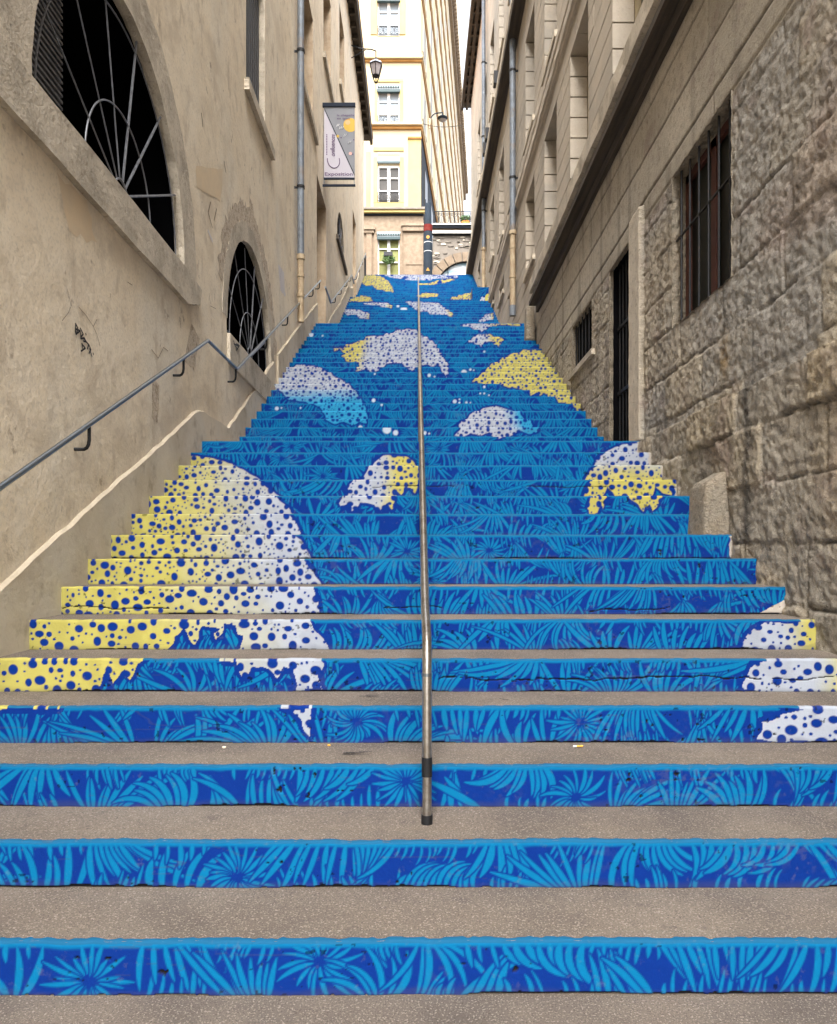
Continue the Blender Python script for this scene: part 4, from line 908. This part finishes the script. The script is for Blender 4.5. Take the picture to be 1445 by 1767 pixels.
for i, (x0, x1, y0, y1) in enumerate(WY):
    w_ = empty('window', yel)
    m = MB(); a = FB(x0, y1, .2); b = FB(x1, y0, .2); m.quad(a, (b[0], a[1], a[2]), b, (a[0], a[1], b[2])); m.build('pane', M_SHUT if y0 in (150, -6) else (M_CURT if y0 > 400 else M_GLASS), w_)
    m = MB(); xm = (x0 + x1) / 2; hh = y1 - y0
    for (p, q_, r_, s_) in ((x0, x0 + 2.2, y0, y1), (x1 - 2.2, x1, y0, y1), (xm - 2.4, xm + 2.4, y0, y1), (x0, x1, y0, y0 + 4.5), (x0, x1, y0 + hh * .33, y0 + hh * .33 + 1.6), (x0, x1, y0 + hh * .66, y0 + hh * .66 + 1.6), (x0, x1, y1 - 1.5, y1)):
        fbox(m, p, q_, r_, s_, .12 + (.004 if q_ - p > 10 else 0), .19)
    m.build('frame', M_WHITE, w_)
    # scalloped valance under the lintel
    m = MB(); yt = y0 - (10 if y0 > 250 and y0 < 300 else 4)
    if y0 == 283: fbox(m, x0 - .5, x1 + .5, 270, 279, -.02, .05, 2); fbox(m, x0 - 1, x1 + 1, 279, 282.5, -.05, .06, 1)
    else:
        fbox(m, x0 - 1.5, x1 + 1.5, y0 - 3, y0 + 6, -.08, .0, 0); fbox(m, x0 - 1, x1 + 1, y0 + 6, y0 + 10.5, -.12, .03, 1)
    for s_ in range(9):
        xx = x0 + (x1 - x0) * (s_ + .5) / 9; yv = {283: 266.5}.get(y0, y0 + 2)
        fbox(m, xx - 1.5, xx + 1.5, yv - 1, yv + 1.2, -.14, -.081, 1 if y0 != 283 else 2)
    m.build('valance', [M_VAL, M_VALD, M_SHUT], w_)
    if y0 < 400:
        m = MB(); yb = y1 - 16
        for yy in (yb, y1 - 1.5): m.tube([FB(x0, yy, -.06), FB(x1, yy, -.06)], .018, 6)
        for s_ in range(4):
            cx = x0 + (x1 - x0) * (s_ + .5) / 4
            m.tube([FB(cx + 3.6 * math.cos(q), yb + 7.5 + 5.5 * math.sin(q), -.06) for q in [i_ * math.pi / 5 for i_ in range(11)]], .016, 5)
            m.tube([FB(cx + 1.6 * math.cos(q), yb + 7.5 + 2.2 * math.sin(q), -.06) for q in [i_ * math.pi / 4 for i_ in range(9)]], .014, 5)
            m.tube([FB(cx - 4.4, yb, -.06), FB(cx - 4.4, y1 - 1, -.06)], .014, 5)
        m.build('balcony_rail', M_IRON, w_)
def foliage(name, label, c, r, n, seed, par=None):
    rr = random.Random(seed); m = MB()
    for i in range(n):
        p = Vector([rr.gauss(0, 1) for _ in range(3)]).normalized() * rr.uniform(.3, 1)
        p = Vector((c[0] + p.x * r[0], c[1] + p.y * r[1], c[2] + p.z * r[2]))
        u = Vector([rr.gauss(0, 1) for _ in range(3)]).normalized() * .07; v = u.orthogonal().normalized() * .035
        m.quad(p - u, p + v, p + u, p - v)
    return m.build(name, M_GREEN, par, fixn=False)
t = thing('flower_box', 'dark window box with trailing green plants at the lowest window of the yellow building', 'plant box')
m = MB(); fbox(m, 663, 678, 438, 445, -.30, -.08); m.build('box', M_IRON, t)
c_ = FB(671, 450, -.2); foliage('foliage', '', (c_[0], c_[1], c_[2]), (.34, .1, .3), 420, 3, t)

# long housefront receding behind it
ff = thing('apartment_building', 'very tall cream and ochre apartment front receding uphill behind the yellow corner', 'building')
fd = Vector((.0975, 1, 0)).normalized(); fo = Vector((.2, 40, 0)); fn_ = Vector((1, -.0975, 0)).normalized()
def FF(s, z, d=0): p = fo + fd * s + fn_ * d; return (p.x, p.y, z + EYE)
def ffbox(m, s0, s1, z0, z1, d, mi=0, din=0):
    m.add([FF(s, z, dd) for s in (s0, s1) for dd in (din, d) for z in (z0, z1)], [(0, 1, 3, 2), (4, 6, 7, 5), (0, 4, 5, 1), (2, 3, 7, 6), (0, 2, 6, 4), (1, 5, 7, 3)], mi)
m = MB(); LEN = 60.5
ffbox(m, 0, LEN, 22.4, 48.6, -9, 0); ffbox(m, 0, LEN, 8, 22.4, -9, 1, -.02)
m.build('wall', [M_CREAM, M_SLATE], ff)
for i, z in enumerate((22.4, 26.0, 29.4, 32.8, 36.2, 39.6, 43.0)):
    m = MB(); ffbox(m, -.2, LEN, z, z + .22, .10, 0, .001); ffbox(m, -.2, LEN, z - .25, z, .055, 1, .001); m.build('ledge', [M_CREAM, M_OCHRE], ff)
m = MB(); ffbox(m, -.2, LEN + .3, 47.6, 48.4, .6, 0, .001); ffbox(m, -.2, LEN, 46.6, 47.6, .28, 1, .001)
for i in range(120): ffbox(m, i * .5, i * .5 + .22, 47.15, 47.598, .62, 1, .281)
m.build('cornice', [M_PALEY, M_STONE], ff)
for i in range(13):
    s = 1.2 + i * 4.6
    for z in (23.2, 26.8, 30.2, 33.6, 37.0, 40.4, 43.8):
        w_ = empty('window', ff)
        m = MB(); ffbox(m, s, s + 1.3, z, z + 2.0, .012, 0, .001); m.build('pane', M_GLASS, w_)
        m = MB(); ffbox(m, s - .62, s - .02, z, z + 2.0, .05, 0, .001); m.build('shutter', M_SHB, w_); m = MB(); ffbox(m, s + 1.12, s + 1.72, z, z + 2.0, .05, 0, .001); m.build('shutter', M_SHB, w_)
m = MB()
for s in (2, 6, 10, 14): m = MB(); ffbox(m, s, s + 1.6, 17.5, 21.2, .02, 0, -.019); m.build('shopfront', M_GLASS, ff)

# arch wall at the head of the stairs on the right
YA = 36.0; ka = YA / F
def AW(px, py, d=0): return ((px - XC) * ka, YA + d, (YH - py) * ka + EYE)
aw = thing('arch_wall', 'rough stone wall with a carriage arch at the top right of the stairs', 'wall')
ac, ar, acy = 805, 54.5, 505
arch = [(ac + ar * math.cos(a), acy - ar * math.sin(a)) for a in [math.pi * i / 30 for i in range(31)]]
m = MB(); m.holed([(748, 620), (1300, 620), (1300, 396), (748, 396)], [[(ac - ar, 615)] + arch[::-1] + [(ac + ar, 615)]], AW)
m.rim(arch, AW, 0, .6); m.quad(AW(748, 620), AW(748, 396), AW(748, 396, 3), AW(748, 620, 3))
m.quad(AW(ac - ar, 615), AW(ac - ar, acy), AW(ac - ar, acy, .6), AW(ac - ar, 615, .6)); m.quad(AW(ac + ar, 615), AW(ac + ar, acy), AW(ac + ar, acy, .6), AW(ac + ar, 615, .6))
m.quad(AW(748, 396), AW(1300, 396), AW(1300, 396, 14), AW(748, 396, 14))
m.build('masonry', M_STONEG, aw)
for i in range(13):
    a0, a1 = math.pi * (i + .06) / 13, math.pi * (i + .94) / 13
    m = MB(); lp = [(ac + r_ * math.cos(a), acy - r_ * math.sin(a)) for r_, a in ((ar - .6, a0), (ar - .6, (a0 + a1) / 2), (ar - .6, a1), (ar + 15, a1), (ar + 15, (a0 + a1) / 2), (ar + 15, a0))]
    m.prism(lp, -.06, .02, AW); m.build('voussoir', M_STONE, aw)
rr = random.Random(5); m = MB()
for i in range(150):
    x = rr.uniform(750, 880); y = rr.uniform(406, 470); w2_ = rr.uniform(2, 6); h2 = rr.uniform(1.0, 2.2)
    if math.hypot(x - ac, y - acy) < ar + 18: continue
    lp = [(x - w2_, y), (x - w2_ * .6, y + h2), (x + w2_ * .7, y + h2 * .8), (x + w2_, y - h2 * .2), (x + w2_ * .3, y - h2), (x - w2_ * .5, y - h2 * .8)]
    m.prism(lp, -.035, .01, AW, rr.choice((0, 0, 1)))
m.build('rubble', [M_STONEG, M_SILL], aw)
m = MB()
for (y0, y1, p, mi) in ((390, 392, .30, 0), (392, 396.5, .24, 1), (396.5, 401, .12, 2), (401, 405, .20, 0), (405, 406.5, .12, 1)):
    a = AW(746, y1); b = AW(1300, y0); m.box(a[0], b[0], YA - p, YA + (.5 if y0 < 396 else -.001), a[2], b[2], mi)
m.build('coping', [M_WHITE, M_SLATE, M_STONE], aw)
m = MB(); a = AW(ac - ar, 620, .14); b = AW(ac + ar, acy - ar, .14); m.quad(a, (b[0], a[1], a[2]), b, (a[0], a[1], b[2])); m.build('gate_glazing', M_LBLUE, aw)
m = MB(); m.tube([AW(773.5, 620, .1), AW(773.5, 458, .1)], .02, 6); m.tube([AW(*p, .08) for p in [(ac + (ar - 1) * math.cos(a), acy - (ar - 1) * math.sin(a)) for a in [math.pi * i / 24 for i in range(25)]]], .03, 6); m.build('gate_frame', M_IRON, aw)
rl_ = thing('railing', 'thin iron railing with scrolls on top of the arch wall', 'railing')
m = MB()
for yy in (366, 370, 388.5): m.tube([AW(748, yy, -.05), AW(1000, yy, -.05)], .014 if yy != 366 else .022, 6)
m.build('bar', M_IRON, rl_)
m = MB()
for i in range(28):
    cx = 753 + i * 9
    m.tube([AW(cx + 3.6 * math.cos(q), 379 + 7 * math.sin(q), -.05) for q in [j * math.pi / 6 for j in range(13)]], .010, 5)
    if i % 3 == 0: m.tube([AW(cx + 4.5, 366, -.05), AW(cx + 4.5, 390, -.05)], .02, 6)
m.build('scrollwork', M_IRON, rl_)
t = thing('flower_pot', 'orange pot with plants behind the railing above the arch', 'pot')
m = MB(); c_ = AW(805, 390, .35); prof = [(.14, 0), (.17, .1), (.2, .3), (.22, .34)]
m.tube([(c_[0], c_[1], c_[2] + z) for r_, z in prof], [r_ for r_, z in prof], 14); m.build('pot', M_ORANGE, t)
foliage('foliage', '', (c_[0], c_[1], c_[2] + .5), (.3, .2, .2), 240, 9, t)

# mast
YM = 33.5; km = YM / F
def MP(px, py): return ((px - XC) * km, YM, (YH - py) * km + EYE)
mast = thing('mast', 'thick grey utility mast with a red band and two yellow stickers at the stair head', 'mast')
cx = MP(739, 0)[0]; zt = MP(0, 389)[2]
m = MB(); m.tube([(cx, YM, TOPZ), (cx, YM, MP(0, 400.5)[2])], .185, 24); m.build('column', M_MAST, mast, True)
m = MB(); m.tube([(cx, YM, MP(0, 400.5)[2]), (cx, YM, zt)], .192, 24); m.build('band', M_RED, mast, True)
m = MB(); m.tube([(cx, YM, zt), (cx, YM, MP(0, 352)[2])], [.15, .14], 18)
for dx in (-.13, .13, .05): m.tube([(cx + dx, YM - .05, zt), (cx + dx * .8, YM - .05, MP(0, 345)[2])], .02, 6)
m.build('upper_pole', M_MAST, mast, True)
m = MB()
for yy in (419.5, 435): z_ = MP(0, yy)[2]; m = MB(); m.tube([(cx, YM, z_ - .012), (cx, YM, z_ + .012)], .188, 24); m.build('strap', M_WHITE, mast, True)
for yy, n in ((412, 14), (468, 3)):
    m = MB(); z_ = MP(0, yy)[2]; rr_ = .075 if n > 3 else .1
    lp = [(rr_ * math.sin(2 * math.pi * i / n), rr_ * math.cos(2 * math.pi * i / n)) for i in range(n)]
    m.prism(lp, -.196, -.186, lambda a_, b_, d_: (cx - .01 + a_, YM + d_, z_ + b_)); m.build('sticker', M_STICK, mast)
# street lamp on the long housefront
lp_ = thing('street_lamp', 'curved-arm street lamp with an oval head against the ochre ledges', 'street lamp')
YS = 44.2
def SP(px, py, d=0): return ((px - XC) * YS / F, YS + d, (YH - py) * YS / F + EYE)
m = MB(); m.tube([SP(741, 222), SP(741, 210), SP(742.5, 205)], [.04, .10, .06], 10); m.build('bracket', M_REVEAL, lp_, True)
m = MB(); m.tube([SP(742.5, 206), SP(746, 200), SP(750, 196.5), SP(756, 195), SP(764, 194.3)], .035, 8); m.build('arm', M_MAST, lp_, True)
m = MB(); pr = [(-.05, .10), (.0, .25), (.06, .30), (.12, .22), (.18, .05)]
c_ = SP(764, 204.5); n = 16
for (z, r_) in pr: pass
m.tube([(c_[0], c_[1], c_[2] + z - .03) for z, r_ in pr], [r_ for z, r_ in pr], 18); m.build('head', M_MAST, lp_, True)
m = MB(); m.tube([(c_[0], c_[1], c_[2] - .085), (c_[0], c_[1], c_[2] - .20)], [.22, .04], 18); m.build('lens', M_FROST, lp_, True)
m = MB(); m.tube([SP(764, 194.3), (c_[0], c_[1], c_[2] + .14)], .03, 8); m.build('stem', M_MAST, lp_, True)
# overhead cable
m = MB(); p0 = Vector(FB(728, 214, -.05)); p1 = Vector((1.84, 31.2, at(798, 216, 31.2)[2]))
m.tube([p0.lerp(p1, i / 12) + Vector((0, 0, -.12 * math.sin(math.pi * i / 12))) for i in range(13)], .013, 5)
tag(m.build('cable', M_IRON), 'thin black cable strung across the gap from the yellow building to the right eave', 'cable')
# hanging lantern
YN = 24.0
def NP(px, py, d=0): return ((px - XC) * YN / F, YN + d, (YH - py) * YN / F + EYE)
ln = thing('street_lantern', 'black hanging lantern with frosted panes below the left eave', 'lantern')
c_ = NP(649, 0); X0 = c_[0]
zz = lambda py: NP(0, py)[2]
def ring4(r, z, n=6): return [(X0 + r * math.cos(2 * math.pi * (i + .5) / n), YN + r * math.sin(2 * math.pi * (i + .5) / n), z) for i in range(n)]
T1, B1, B2 = ring4(.205, zz(112)), ring4(.12, zz(131)), ring4(.045, zz(142))
m = MB()
for i in range(6):
    j = (i + 1) % 6
    m.tube([T1[i], B1[i], B2[i]], .013, 6); m.tube([T1[i], T1[j]], .016, 6); m.tube([B1[i], B1[j]], .012, 6)
m.tube([(X0, YN, zz(142)), (X0, YN, zz(144.5))], [.05, .015], 10)
m.tube([(X0, YN, zz(106)), (X0, YN, zz(103)), (X0, YN, zz(101))], [.11, .07, .03], 12); m.tube([(X0, YN, zz(102)), (X0, YN, zz(88))], .018, 8)
m.build('frame', M_IRON, ln)
m = MB(); T0 = ring4(.195, zz(112.3)); B0 = ring4(.112, zz(131))
for i in range(6): j = (i + 1) % 6; m.quad(T0[i], T0[j], B0[j], B0[i])
m.build('glass', M_FROST, ln)
m = MB(); Ra = ring4(.22, zz(111.5)); Rb = ring4(.17, zz(107.5)); Rc = ring4(.05, zz(105.5))
for i in range(6): j = (i + 1) % 6; m.quad(Ra[i], Ra[j], Rb[j], Rb[i]); m.quad(Rb[i], Rb[j], Rc[j], Rc[i])
m.build('roof', M_CAP, ln)
m = MB(); m.tube([(XL, YN, zz(78)), (XL + .3, YN, zz(84)), (X0 - .15, YN, zz(85)), (X0, YN, zz(88))], .02, 8); m.tube([(XL, YN, zz(100)), (XL + .45, YN, zz(86))], .014, 6); m.build('arm', M_IRON, ln)
# black post at the head of the stairs, left
t = thing('iron_post', 'short black iron post with a finial at the top left of the stairs', 'post')
x_, y_, z_ = at(630.5, 473, 81.8 * U)
m = MB(); m.box(x_ - .035, x_ + .035, y_ - .035, y_ + .035, TOPZ - .25, at(0, 447, y_)[2]); m.build('shaft', M_IRON, t)
m = MB(); zz_ = at(0, 447, y_)[2]; m.tube([(x_, y_, zz_), (x_, y_, zz_ + .04), (x_, y_, zz_ + .09), (x_, y_, zz_ + .14), (x_, y_, zz_ + .26)], [.02, .05, .055, .03, .004], 10); m.build('finial', M_ZINC, t, True)

# ------------------------------------------------------------------ banner on the left wall
YBn = 16.78; kb = YBn / F
def BP(px, py, d=0): return ((px - XC) * kb, YBn + d, (YH - py) * kb + EYE)
bn = thing('banner', 'grey and white exhibition banner with a yellow disc hung square to the left wall', 'banner')
def bbox(m, x0, x1, y0, y1, d0, d1, mi=0): a = BP(x0, y1); b = BP(x1, y0); m.box(a[0], b[0], YBn + d0, YBn + d1, a[2], b[2], mi)
m = MB(); bbox(m, 556, 613.5, 178.3, 184.7, -.03, .03); bbox(m, 559, 612.5, 307, 309.8, -.02, .02); bbox(m, 556, 613.5, 318.6, 321.6, -.02, .02); bbox(m, 555.5, 557, 176, 187, -.05, .05); bbox(m, 555.5, 557, 316, 325, -.05, .05)
m.build('rail', M_BNAVY, bn)
m = MB(); bbox(m, 559.3, 560.2, 309, 319, -.006, .006); bbox(m, 611, 612, 309, 319, -.006, .006); m.build('tie', M_ZINC, bn)
m = MB(); bbox(m, 559.5, 612.5, 184.7, 307, -.004, .004, 0)
m.prism([(559.5, 190), (611.5, 303.5), (611.5, 307), (559.5, 307)], -.0065, -.0042, BP, 1)
m.prism([(559.5, 187.5), (560.6, 187.5), (612.4, 301), (612.4, 304)], -.0085, -.0067, BP, 2)
bc = [(605 + 12 * math.cos(a), 216 + 12 * math.sin(a)) for a in [2 * math.pi * i / 40 for i in range(40)]]
m.prism([(min(x, 612.4), y) for x, y in bc], -.0065, -.0042, BP, 3)
for (x, y, r_, mi) in ((600.5, 211.5, 4.4, 4), (583.3, 235.3, 2.4, 3), (589, 238, 1.2, 6), (605, 265.2, 2.7, 5), (609, 266.4, 1.2, 6), (611, 241.6, 1.2, 6)):
    m.prism([(x + r_ * math.cos(a), y + r_ * math.sin(a)) for a in [2 * math.pi * i / 20 for i in range(20)]], -.0105, -.0088, BP, mi)
m.build('cloth', [M_BGREY, M_BWHITE, M_SLATE, M_BYEL, M_BORG, M_BPINK, M_BINK], bn)
def text(s, px, py, hpx, wpx, mt, rot=0, name='lettering', shear=0):
    cu = bpy.data.curves.new('t', 'FONT'); cu.body = s; cu.size = 1; cu.shear = shear; cu.extrude = 0; cu.offset = .012
    o = bpy.data.objects.new('t', cu); COL.objects.link(o); bpy.context.view_layer.update()
    me = bpy.data.meshes.new_from_object(o.evaluated_get(bpy.context.evaluated_depsgraph_get())); bpy.data.objects.remove(o)
    xs = [v.co.x for v in me.vertices]; ys = [v.co.y for v in me.vertices]; x0, x1, y0, y1 = min(xs), max(xs), min(ys), max(ys)
    for v in me.vertices:
        a = (v.co.x - x0) / (x1 - x0) * wpx; b = (v.co.y - y0) / (y1 - y0) * hpx
        if rot: a, b = -b, a           # reads upwards
        p = BP(px + a, py - b, -.0115); v.co = p
    me.materials.clear(); me.materials.append(mt)
    q = bpy.data.objects.new(name, me); COL.objects.link(q); q.parent = bn
text('Exposition', 561, 305.4, 7.6, 48, M_BINK)
text('la chapelle', 582, 202, 4.4, 30, M_BINK); text('en lyon', 582, 207.6, 4.4, 22, M_BINK)
text('onfluences', 578.5, 270, 8, 38, M_BINK, 1, shear=.3)
m = MB(); m.tube([BP(576 + 10.5 * math.cos(a) + 1.5 * math.sin(a), 277 + 13.5 * math.sin(a), -.012) for a in [R(-165 - 0) + R(270) * 0 + R(d_) for d_ in (0, -15, -30, -45, -60, -80, -100, -120, -140, -160, -180, -195, -210)]], .0085, 5); m.build('initial', M_BINK, bn)
m = MB()
for i in range(13): bbox(m, 563.4, 565.2, 232 + i * 2.8, 234 + i * 2.8, -.0075, -.0067)
m.build('small_print', M_BINK, bn)
m = MB()
for (x, y) in ((583.5, 217), (588, 221), (596, 234), (604, 246), (591, 221)):
    m.tube([BP(x - 2, y + 2, -.012), BP(x - 1, y - 2, -.012), BP(x + .5, y + 1, -.012), BP(x + 2, y - 2.4, -.012)], .006, 5)
m.build('bird_mark', M_BLINE, bn)

# ------------------------------------------------------------------ litter on the lower treads
def zt_(k): return STEP[k][1] * U + EYE
m = MB(); y_ = 9.0 * U; p = Vector(((995 - XC) / F * y_, y_, zt_(0) + .008)); m.tube([p, p + Vector((.028, .004, 0))], .004, 8, 1); m.tube([p - Vector((.014, .002, 0)), p], .004, 8, 0)
tag(m.build('cigarette_butt', [M_WHITE, M_BUTT]), 'orange cigarette butt on the second visible tread, right of the centre rail', 'cigarette butt')
def pebble(px, k, yu, r, label, mt):
    y = yu * U; bm = bmesh.new(); bmesh.ops.create_icosphere(bm, subdivisions=2, radius=r)
    for v in bm.verts: v.co.z *= .7; v.co.x *= 1.3; v.co += Vector(((px - XC) / F * y, y, zt_(k) + r * .6))
    me = bpy.data.meshes.new('pebble'); bm.to_mesh(me); bm.free(); me.materials.append(mt); [setattr(q, 'use_smooth', True) for q in me.polygons]
    o = bpy.data.objects.new('pebble', me); COL.objects.link(o); tag(o, label, 'pebble')
pebble(387, 0, 9.0, .007, 'pale pebble at the foot of the second riser on the left', M_CHALK)
pebble(568, 0, 9.1, .006, 'tan pebble at the foot of the second riser near the middle', M_BUTT)
# brush marks of blue paint on three treads, left of the rail
for (px, k, yu, wd) in ((620, 0, 8.75, .14), (638, 1, 9.9, .10), (645, 2, 10.9, .10), (868, 1, 9.7, .04)):
    m = MB(); y = yu * U; x = (px - XC) / F * y; rr = random.Random(px)
    for i in range(7):
        x0 = x + rr.uniform(-wd / 2, 0); x1 = x0 + rr.uniform(.3, .8) * wd; yy = y + rr.uniform(-.03, .03); h_ = rr.uniform(.0015, .004)
        m.quad((x0, yy - h_, zt_(k) + .0025 + i * .0002), (x1, yy - h_ * .3, zt_(k) + .0025 + i * .0002), (x1, yy + h_ * .6, zt_(k) + .0025 + i * .0002), (x0, yy + h_, zt_(k) + .0025 + i * .0002))
    m.build('paint_smudge', M_SLATE, stair, fixn=False)
